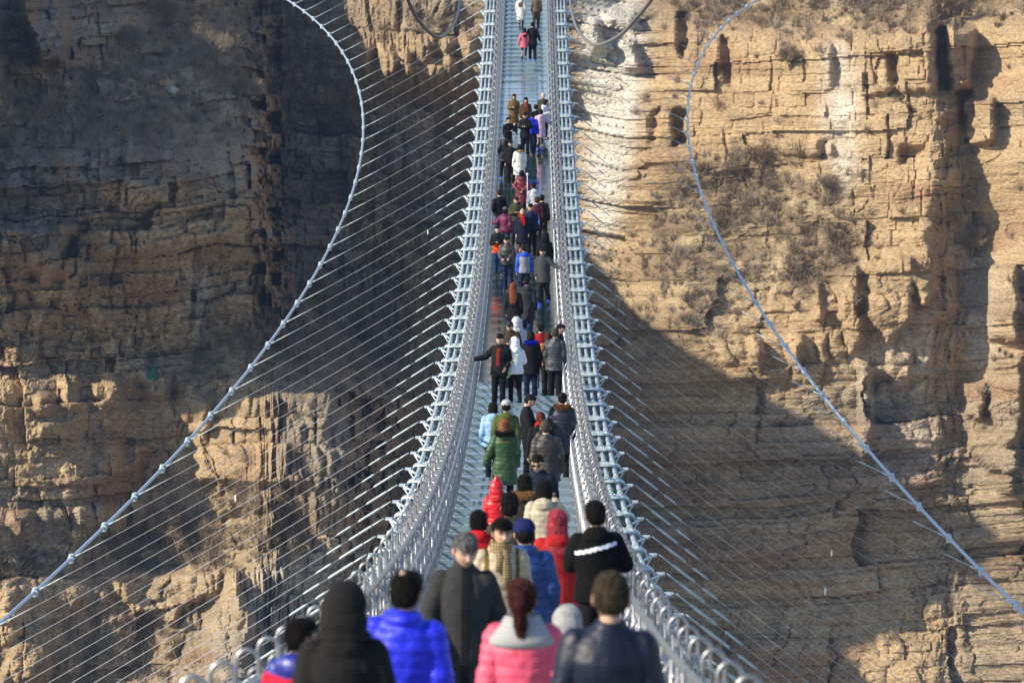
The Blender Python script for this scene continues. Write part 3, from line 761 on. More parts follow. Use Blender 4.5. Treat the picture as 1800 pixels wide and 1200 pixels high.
# slack cables looping down from above
for s, pts, lab in ((-1, [(690,-70,112),(717,0,118),(737,38,126),(770,66,140),(792,50,158),(806,18,172),(814,-60,188)], 'slack dark cable looping down left of the bridge'),
                    (1, [(1000,-60,190),(1002,0,180),(1012,45,165),(1030,70,152),(1052,79,140),(1090,62,126),(1120,30,118),(1146,-2,112),(1190,-70,106)], 'slack grey cable looping down right of the bridge')):
    P3 = np.array([at(u, v, Y) for u, v, Y in pts]); t_ = np.arange(len(P3)); tt = np.linspace(0, len(P3)-1, 60)
    def cr(c):
        r = []
        for x in tt:
            i = min(int(x), len(c)-2); f = x - i; p0_, p1_, p2_, p3_ = c[max(i-1, 0)], c[i], c[i+1], c[min(i+2, len(c)-1)]
            r.append(.5*((2*p1_) + (-p0_+p2_)*f + (2*p0_-5*p1_+4*p2_-p3_)*f*f + (-p0_+3*p1_-3*p2_+p3_)*f**3))
        return np.array(r)
    Q3 = np.stack([cr(P3[:, k]) for k in range(3)], 1); o0 = Q3[30]
    mb = MB(); mb.tube(Q3 - o0, .044, 8)
    tag(link('slack_cable', mb.mesh('slack_cable', mat('rubber_cable', (.03, .03, .035) if s < 0 else (.16, .15, .14), .45)), loc=o0), lab, 'cable', 'slack cables')
# ------------------------------------------------------------------ people
def vcmat(name, rough):
    m = bpy.data.materials.new(name); m.use_nodes = True; t = m.node_tree; b = t.nodes['Principled BSDF']
    c = t.nodes.new('ShaderNodeVertexColor'); c.layer_name = 'skin_tone'
    n = t.nodes.new('ShaderNodeTexNoise'); n.inputs['Scale'].default_value = 25; r = t.nodes.new('ShaderNodeMapRange'); r.inputs[3].default_value = .88; r.inputs[4].default_value = 1.1
    x = t.nodes.new('ShaderNodeMix'); x.data_type = 'RGBA'; x.blend_type = 'MULTIPLY'; x.inputs[0].default_value = 1
    t.links.new(n.outputs['Fac'], r.inputs[0]); t.links.new(c.outputs[0], x.inputs[6]); t.links.new(r.outputs[0], x.inputs[7]); t.links.new(x.outputs[2], b.inputs['Base Color'])
    b.inputs['Roughness'].default_value = rough; b.inputs['Subsurface Weight'].default_value = .08; b.inputs['Subsurface Radius'].default_value = (.02, .008, .004)
    return m
m_skin = vcmat('skin', .55)
MATS = {}
def cloth(col, kind='wool'):
    k = (col, kind)
    if k in MATS: return MATS[k]
    if kind == 'wool': m = mat('woollen_cloth', col, .9, var=.12, vscale=18, bump=.5, bscale=90, spec=.12)
    elif kind == 'puffer': m = mat('quilted_nylon', col, .5, var=.08, vscale=12, bump=.5, bscale=16, spec=.4)
    elif kind == 'shiny': m = mat('glossy_nylon', col, .40, var=.08, vscale=12, bump=.35, bscale=22, spec=.6)
    elif kind == 'satin': m = mat('satin_cloth', col, .48, var=.1, vscale=9, bump=.3, bscale=20, spec=.35)
    elif kind == 'denim': m = mat('denim_cloth', col, .85, var=.25, vscale=10, bump=.3, bscale=60)
    elif kind == 'fur': m = mat('fur_pile', col, .95, var=.35, vscale=40, spec=.2)
    elif kind == 'hair': m = mat('hair_strands', col, .55, var=.45, vscale=60, bump=.9, bscale=110, stretch=(1, 1, .15), spec=.10)
    elif kind == 'hard': m = mat('smooth_plastic', col, .3)
    elif kind == 'stripe':
        m = bpy.data.materials.new('striped_knit'); m.use_nodes = True; t = m.node_tree; b = t.nodes['Principled BSDF']; b.inputs['Roughness'].default_value = .9
        tc = t.nodes.new('ShaderNodeTexCoord'); wv = t.nodes.new('ShaderNodeTexWave'); wv.bands_direction = 'Z'; wv.inputs['Scale'].default_value = 22; wv.inputs['Distortion'].default_value = .6
        r = t.nodes.new('ShaderNodeValToRGB'); r.color_ramp.elements[0].color = (.12, .12, .13, 1); r.color_ramp.elements[1].color = (*col, 1); r.color_ramp.elements[0].position = .3; r.color_ramp.elements[1].position = .5
        t.links.new(tc.outputs['Object'], wv.inputs[0]); t.links.new(wv.outputs['Fac'], r.inputs[0]); t.links.new(r.outputs[0], b.inputs['Base Color'])
    elif kind == 'plaid':
        m = bpy.data.materials.new('checked_scarf'); m.use_nodes = True; t = m.node_tree; b = t.nodes['Principled BSDF']; b.inputs['Roughness'].default_value = .9
        tc = t.nodes.new('ShaderNodeTexCoord'); last = None
        for ax in ('Z', 'X'):
            wv = t.nodes.new('ShaderNodeTexWave'); wv.bands_direction = ax; wv.inputs['Scale'].default_value = 13; wv.inputs['Distortion'].default_value = 2.2
            r = t.nodes.new('ShaderNodeValToRGB'); r.color_ramp.elements[0].color = (.16, .11, .06, 1); r.color_ramp.elements[1].color = (1, 1, 1, 1); r.color_ramp.elements[0].position = .1; r.color_ramp.elements[1].position = .3
            t.links.new(tc.outputs['Object'], wv.inputs[0]); t.links.new(wv.outputs['Fac'], r.inputs[0])
            x = t.nodes.new('ShaderNodeMix'); x.data_type = 'RGBA'; x.blend_type = 'MULTIPLY'; x.inputs[0].default_value = 1
            if last is None: x.inputs[6].default_value = (*col, 1)
            else: t.links.new(last, x.inputs[6])
            t.links.new(r.outputs[0], x.inputs[7]); last = x.outputs[2]
        t.links.new(last, b.inputs['Base Color'])
    MATS[k] = m
    return m
m_eye = mat('dark_eye', (.015, .012, .01), .2)

ARM = { 'd': ((.215, .035, 1.12), (.218, -.05, .88)), 'w': ((.24, .08, 1.13), (.235, .06, .90)), 'W': ((.235, -.05, 1.13), (.225, -.20, .93)),
        'f': ((.23, -.04, 1.13), (.08, -.27, 1.20)), 'l': ((.23, -.03, 1.13), (.12, -.27, 1.08)), 'b': ((.265, .09, 1.14), (.05, .19, .99)), 'p': ((.25, .07, 1.13), (.20, -.08, .97)),
        'r': ((.335, -.03, 1.17), (.545, -.15, 1.12)), 'u': ((.26, -.14, 1.22), (.13, -.26, 1.40)), 'h': ((.26, .03, 1.14), (.33, -.02, .91)), 'c': ((.24, -.05, 1.15), (-.02, -.24, 1.16)) }
def arm_pts(sx, k):
    E, W = ARM[k]
    return np.array([sx*.158, .005, 1.375]), np.array([sx*E[0], E[1], E[2]]), np.array([sx*W[0], W[1], W[2]])
LEGP = { 's': ((.095, .0, .0), (.10, .0, .0)), 'a': ((.09, -.10, -.20), (.10, .10, .16)), 'b': ((.09, .08, .14), (.10, -.10, -.18)) }
def leg_pts(sx, k):
    # k : s standing, a / b striding
    if k == 's': ky, ay = (-.01, .02)
    elif (k == 'a') == (sx > 0): ky, ay = (-.12, -.16)
    else: ky, ay = (-.02, .20)
    up = .03 if ay > .1 else 0.0
    return np.array([sx*.085, .0, .90]), np.array([sx*.095, ky, .49]), np.array([sx*.10, ay, .09 + up])

def head_mesh(nph, nth):
    """face forward is -Y, origin at the centre of the head"""
    ph = np.linspace(0, 2*math.pi, nph, endpoint=False); th = np.linspace(0.02, math.pi - .02, nth)
    T, Pp = np.meshgrid(th, ph, indexing='ij')
    dx = np.sin(T)*np.sin(Pp); dy = -np.sin(T)*np.cos(Pp); dzz = np.cos(T)
    x = .076*dx; y = .094*dy; z = .116*dzz
    low = np.clip((-z - .015)/.1, 0, 1)
    x *= 1 - .34*low**1.3; y = np.where(y > 0, y*(1 - .45*low), y*(1 - .10*low))
    y = np.where((y < 0), y*(1 - .06*np.clip(1 - abs(z)/.05, 0, 1)), y)
    front = np.clip(-dy*1.6, 0, 1)
    g = lambda cx, cz, sx, sz: np.exp(-((np.abs(x) - cx)/sx)**2 - ((z - cz)/sz)**2) * front
    g0 = lambda cz, sx, sz: np.exp(-(x/sx)**2 - ((z - cz)/sz)**2) * front
    y -= .013*g0(-.008, .009, .024) + .014*g0(-.026, .012, .010) + .005*g(.012, -.030, .007, .007)
    y += .010*g(.030, .008, .017, .012); y -= .005*g(.028, .030, .022, .008)
    y -= .006*g0(-.053, .020, .006) + .005*g0(-.064, .016, .006) - .005*g0(-.0585, .02, .003) + .008*g0(-.095, .022, .016) + .004*g(.045, -.02, .018, .02)
    col = np.ones(x.shape + (3,))
    def paint(mask, c): col[:] = col + (np.array(c) - col) * mask[..., None]
    paint(np.clip(1.25*np.exp(-((np.abs(x)-.030)/.019)**4 - ((z-.030-.10*(.03-np.abs(x)))/.0052)**4)*front, 0, 1)*.85, (.10, .08, .08))
    paint(np.clip(1.3*np.exp(-((np.abs(x)-.030)/.015)**4 - ((z-.008)/.0055)**4)*front, 0, 1)*.9, (.07, .05, .05))
    paint(np.clip(1.2*np.exp(-(x/.024)**4 - ((z+.058)/.0095)**4)*front, 0, 1)*.8, (.62, .34, .33))
    paint(np.exp(-((np.abs(x)-.045)/.02)**2 - ((z+.02)/.02)**2)*front*.35, (1.0, .78, .74))
    V = np.stack([x, y, z], -1).reshape(-1, 3); C = col.reshape(-1, 3)
    F = [(i*nph+j, (i+1)*nph+j, (i+1)*nph+(j+1) % nph, i*nph+(j+1) % nph) for i in range(nth-1) for j in range(nph)]
    F += [tuple(range(nph)), tuple(range((nth-1)*nph, nth*nph))[::-1]]
    n = len(V)
    for s in (-1, 1):
        e = MB(); e.ball((s*.078, .010, -.006), (.010, .019, .031), 8, 6, Matrix.Rotation(s*-.35, 3, 'Z'))
        V = np.concatenate([V, e.v[0]]); C = np.concatenate([C, np.tile([[1, .86, .82]], (len(e.v[0]), 1))])
        F += [tuple(k + n for k in f) for f in e.f]; n = len(V)
    return V, F, C
HEADS = {'n': head_mesh(72, 60), 'f': head_mesh(30, 26)}
def hand_mesh(curl):
    mb = MB(); mb.loft([np.stack([np.array([.026*a_*math.cos(t), .013*a_*math.sin(t), z]) for t in np.arange(8)*math.pi/4]) for z, a_ in ((.02, .85), (-.02, 1.1), (-.06, 1.35), (-.085, 1.25), (-.09, .9))])
    for k, (x, L) in enumerate(((-.028, .055), (-.010, .068), (.010, .072), (.028, .064))):
        p = np.array([x, 0, -.083]); pts = [p + np.array([0, 0, .015]), p]; a_ = .15 + .1*curl
        for seg in range(3):
            a_ += curl*(.5 + .1*seg); p = p + L/3*np.array([x*1.5, -math.sin(a_), -math.cos(a_)]); pts.append(p)
        mb.tube(pts, [.009, .009, .0085, .008, .006], 6)
    mb.tube([(.02, 0, -.02), (.040, -.012, -.045), (.046, -.022, -.072), (.043, -.028, -.092)], [.011, .011, .0095, .007], 6)
    return np.concatenate(mb.v), mb.f
HANDS = {c: hand_mesh(c) for c in (.35, 1.0)}

def head_xf(hp):
    """hp = (yaw, pitch) degrees; rotates about the neck"""
    R = np.array(Matrix.Rotation(math.radians(hp[0]), 3, 'Z') @ Matrix.Rotation(math.radians(hp[1]), 3, 'X'))
    piv = np.array([0, .012, 1.50])
    return R, piv
HC = np.array([0, -.012, 1.605])
def hx(V, hp):
    R, piv = head_xf(hp); return (np.asarray(V)*1.07 + HC - piv) @ R.T + piv

JOBS = {}
def job(key, mb, voxel, smooth):
    me = mb.mesh('tmp'); o = bpy.data.objects.new('tmp', me); COL.objects.link(o)
    r = o.modifiers.new('r', 'REMESH'); r.mode = 'VOXEL'; r.voxel_size = voxel; r.use_smooth_shade = True
    s_ = o.modifiers.new('s', 'SMOOTH'); s_.factor = .5; s_.iterations = smooth
    JOBS[key] = o
def limb(mb, pts, rad, n=12):
    pts = np.array(pts); m = []; r = []
    for i in range(len(pts)-1):
        for f in (0, .33, .66): m.append(pts[i]*(1-f) + pts[i+1]*f); r.append(rad[i]*(1-f) + rad[i+1]*f)
    m.append(pts[-1]); r.append(rad[-1]); mb.tube(m, r, n)
    for p, q_ in zip(pts, rad): mb.ball(p, q_, 10, 6)
VOX = {'n': .011, 'm': .017, 'f': .024}
def k_body(arms, legs):
    key = ('body', arms, legs)
    if key in JOBS: return key
    mb = MB()
    mb.rings([(.84, .13, .09, 0, 0), (.95, .155, .105, 0, 0), (1.08, .125, .09, 0, 0), (1.25, .15, .10, 0, 0), (1.38, .15, .085, 0, .005), (1.43, .10, .065, 0, .01), (1.46, .056, .056, 0, .012), (1.56, .052, .055, 0, .0)])
    for i, s in enumerate((-1, 1)):
        S, E, W = arm_pts(s, arms[i]); limb(mb, [S*[.9, 1, 1], E, W], [.05, .038, .027], 8)
        H, K, A = leg_pts(s, legs); limb(mb, [H, K, A], [.078, .055, .04], 8)
        mb.box(A + np.array([0, -.05, -.055]), (.075, .21, .05))
    job(key, mb, .022, 2); return key
# coat shapes: hem height, girth
def k_coat(style, arms, lod, legs):
    key = ('coat', style, arms, lod, legs)
    if key in JOBS: return key
    hem, g, hood, collar = style
    mb = MB(); G = g
    rr = []
    if hem < .80:
        fl = .015 + (.80 - hem)*.03
        rr += [(hem, .185+G+fl, .150+G*.8+fl, 0, .0), (.80, .185+G, .145+G*.8, 0, .0)]
    else: rr += [(hem, .182+G, .135+G*.8, 0, .0)]
    rr += [(.93, .180+G, .135+G*.8, 0, .002), (1.06, .162+G, .122+G*.8, 0, 0), (1.20, .168+G, .128+G, 0, 0), (1.31, .176+G*.8, .125+G, 0, .005), (1.385, .160+G*.6, .105+G*.8, 0, .010), (1.42, .130+G*.6, .092+G*.6, 0, .012), (1.445, .110+G*.5, .082+G*.5, 0, .012), (1.475 + .012*collar, .070+G*.3, .072+G*.3, 0, .010), (1.485 + .03*collar, .066+G*.3, .068+G*.3, 0, .010)]
    mb.rings(rr, 20)
    for i, s in enumerate((-1, 1)):
        S, E, W = arm_pts(s, arms[i]); limb(mb, [S, E, W], [.070+G*.45, .056+G*.7, .044+G*.5], 12)
    if hood == 1:   # hood lying on the back
        mb.ball((0, .105, 1.435), (.125, .065, .085), 14, 9); mb.ball((0, .07, 1.47), (.115, .075, .05), 14, 8)
    if hood == 2:   # bulky collar
        mb.ball((0, .02, 1.47), (.115, .11, .05), 14, 8)
    job(key, mb, VOX[lod], 3 if lod == 'n' else 2); return key
def k_trs(kind, legs, lod):
    key = ('trousers', kind, legs, lod)
    if key in JOBS: return key
    w_ = {'slim': 0, 'reg': .014, 'tights': -.012}[kind]; mb = MB()
    mb.rings([(.80, .10, .08, 0, 0), (.88, .165, .115, 0, 0), (.98, .165, .115, 0, 0), (1.02, .15, .10, 0, 0)])
    for s in (-1, 1):
        H, K, A = leg_pts(s, legs); limb(mb, [H, K, A], [.094+w_*.5, .070+w_, .054+w_])
    job(key, mb, max(.016, VOX[lod]), 2); return key
def k_shoe(kind, legs):
    key = ('shoes', kind, legs)
    if key in JOBS: return key
    mb = MB(); e = .012 if kind == 'cover' else 0
    for s in (-1, 1):
        H, K, A = leg_pts(s, legs); z0 = A[2] - .09
        mb.ball(A + np.array([s*.008, -.095, -.052]), (.047+e, .095+e, .036+e), 10, 7); mb.ball(A + np.array([0, .01, -.045]), (.042+e, .065+e, .045+e), 10, 7)
        mb.ball(A + np.array([s*.006, -.05, -.035]), (.040+e, .085+e, .042+e), 10, 7)
        mb.box(A + np.array([s*.006, -.055, -.080]), (.082+e, .26+e, .018))
    job(key, mb, .014, 1); return key
def k_hair(kind, hp, lod):
    key = ('hair', kind, hp, lod)
    if key in JOBS: return key
    mb = MB()
    def ball(c, r, n=18, m=12): 
        b = MB(); b.ball(c, r, n, m); V = hx(b.v[0], hp); mb.add(V, b.f)
    def tube(p, r):
        b = MB(); b.tube(p, r, 12); mb.add(hx(b.v[0], hp), b.f)
    if kind in ('short', 'spiky'):
        ball((0, .022, .030), (.0835, .090, .097)); ball((0, .040, .002), (.080, .074, .082)); ball((0, -.02, .062), (.068, .073, .058))
        if kind == 'spiky':
            for k in range(16):
                a_ = k*2.4; r_ = .05*math.sqrt(k/16); ball((r_*math.cos(a_)*1.2, r_*math.sin(a_), .115 - r_*.4), (.022, .022, .03), 6, 5)
    elif kind == 'buzz': ball((0, .016, .026), (.085, .094, .099)); ball((0, .035, .0), (.082, .074, .078)); ball((0, -.02, .06), (.070, .074, .058))
    elif kind == 'bald': ball((0, .024, .004), (.081, .080, .070)); 
    elif kind == 'bob':
        ball((0, .020, .030), (.094, .096, .102)); ball((0, .045, -.02), (.092, .07, .11)); ball((0, -.03, .065), (.078, .070, .055))
        for s in (-1, 1): ball((s*.074, .0, -.025), (.024, .05, .07), 10, 8)
    elif kind in ('long', 'vlong'):
        L = -.34 if kind == 'long' else -.44
        ball((0, .022, .030), (.096, .098, .103)); ball((0, -.03, .065), (.078, .070, .055))
        b = MB(); b.rings([(.06, .07, .05, 0, .04), (-.02, .094, .070, 0, .048), (-.10, .102, .062, 0, .060), (-.17, .112, .050, 0, .085), ((L-.17)/2, .108, .038, 0, .118), (L+.03, .085, .026, .01, .130), (L, .05, .015, .015, .130)][::-1], 20); mb.add(hx(b.v[0], hp), b.f)
        for s in (-1, 1): ball((s*.072, .005, -.05), (.028, .05, .10), 10, 8)
    elif kind == 'pony':
        ball((0, .020, .028), (.086, .093, .100)); ball((0, .035, .0), (.080, .07, .08)); ball((0, .118, .035), (.034, .032, .036), 10, 8)
        tube([(0, .12, .03), (0, .155, -.02), (0, .150, -.10), (0, .140, -.19), (0, .14, -.235)], [.026, .040, .042, .030, .008])
    elif kind == 'bun': ball((0, .020, .028), (.086, .093, .100)); ball((0, .035, .0), (.080, .07, .08)); ball((0, .10, .09), (.045, .045, .042), 12, 8)
    job(key, mb, {'n': .0075, 'm': .011, 'f': .016}[lod], 1); return key
def k_hat(kind, hp, lod):
    key = ('hat', kind, hp, lod)
    if key in JOBS: return key
    mb = MB()
    def ball(c, r, n=18, m=12): 
        b = MB(); b.ball(c, r, n, m); mb.add(hx(b.v[0], hp), b.f)
    if kind == 'cap':
        ball((0, .012, .052), (.093, .102, .078)); b = MB(); b.ball((0, -.115, .045), (.062, .055, .010), 14, 6); mb.add(hx(b.v[0], hp), b.f)
    elif kind == 'beanie': ball((0, .014, .052), (.092, .100, .088)); ball((0, .014, .03), (.097, .104, .034))
    elif kind in ('hood', 'pixie'):
        ball((0, .045, .032), (.122, .112, .118)); ball((0, .06, -.05), (.128, .10, .12)); 
        for k in range(14):
            a_ = -.35 + 3.84*k/13; ball((.098*math.cos(a_), -.045, .02 + .115*math.sin(a_)), (.026, .05, .026), 8, 6)
        ball((0, .04, -.12), (.145, .115, .06))
        if kind == 'pixie':
            b = MB(); b.tube([(0, .03, .08), (0, .045, .16), (0, .06, .23)], [.10, .055, .012], 12); mb.add(hx(b.v[0], hp), b.f)
    job(key, mb, {'n': .009, 'm': .013, 'f': .018}[lod], 2); return key

def fur_mesh(center, rx, ry, rz, back, seed, n=1500, L=.05):
    rng = np.random.default_rng(seed); t = rng.uniform(-math.pi if not back else -.35, math.pi if not back else math.pi + .35, n)
    q_ = rng.uniform(0, 2*math.pi, n)
    ring = np.stack([np.cos(t)*rx, np.sin(t)*ry, np.zeros(n)], 1)
    nr = np.stack([np.cos(t)*np.cos(q_), np.sin(t)*np.cos(q_), np.sin(q_)], 1)
    p = ring + nr * rz + np.array(center); d = nr + rng.normal(0, .35, (n, 3)); d /= np.linalg.norm(d, axis=1)[:, None]
    sd = np.cross(d, rng.normal(0, 1, (n, 3))); sd /= np.linalg.norm(sd, axis=1)[:, None]
    V = np.stack([p - d*.02 - sd*.006, p - d*.02 + sd*.006, p + d*L*rng.uniform(.5, 1, n)[:, None]], 1).reshape(-1, 3)
    mb = MB(); m = 26 if not back else 20
    aa = np.linspace(-math.pi, math.pi, m) if not back else np.linspace(-.35, math.pi+.35, m)
    mb.tube([np.array([math.cos(a_)*rx, math.sin(a_)*ry, 0]) + center for a_ in aa], rz, 8)
    V0 = np.concatenate(mb.v); F = mb.f + [(len(V0)+3*i, len(V0)+3*i+1, len(V0)+3*i+2) for i in range(n)]
    me = bpy.data.meshes.new('fur_trim'); me.from_pydata(np.concatenate([V0, V]).tolist(), [], F); me.update(); return me
BLK=(.012,.012,.014); CHAR=(.035,.036,.040); NAVY=(.012,.018,.05); DGREY=(.05,.05,.055); DARKT=(.012,.012,.016); JEAN=(.03,.05,.11)
HB=(.010,.008,.007); HBR=(.045,.018,.010); HGREY=(.16,.155,.15); HDG=(.05,.045,.04)
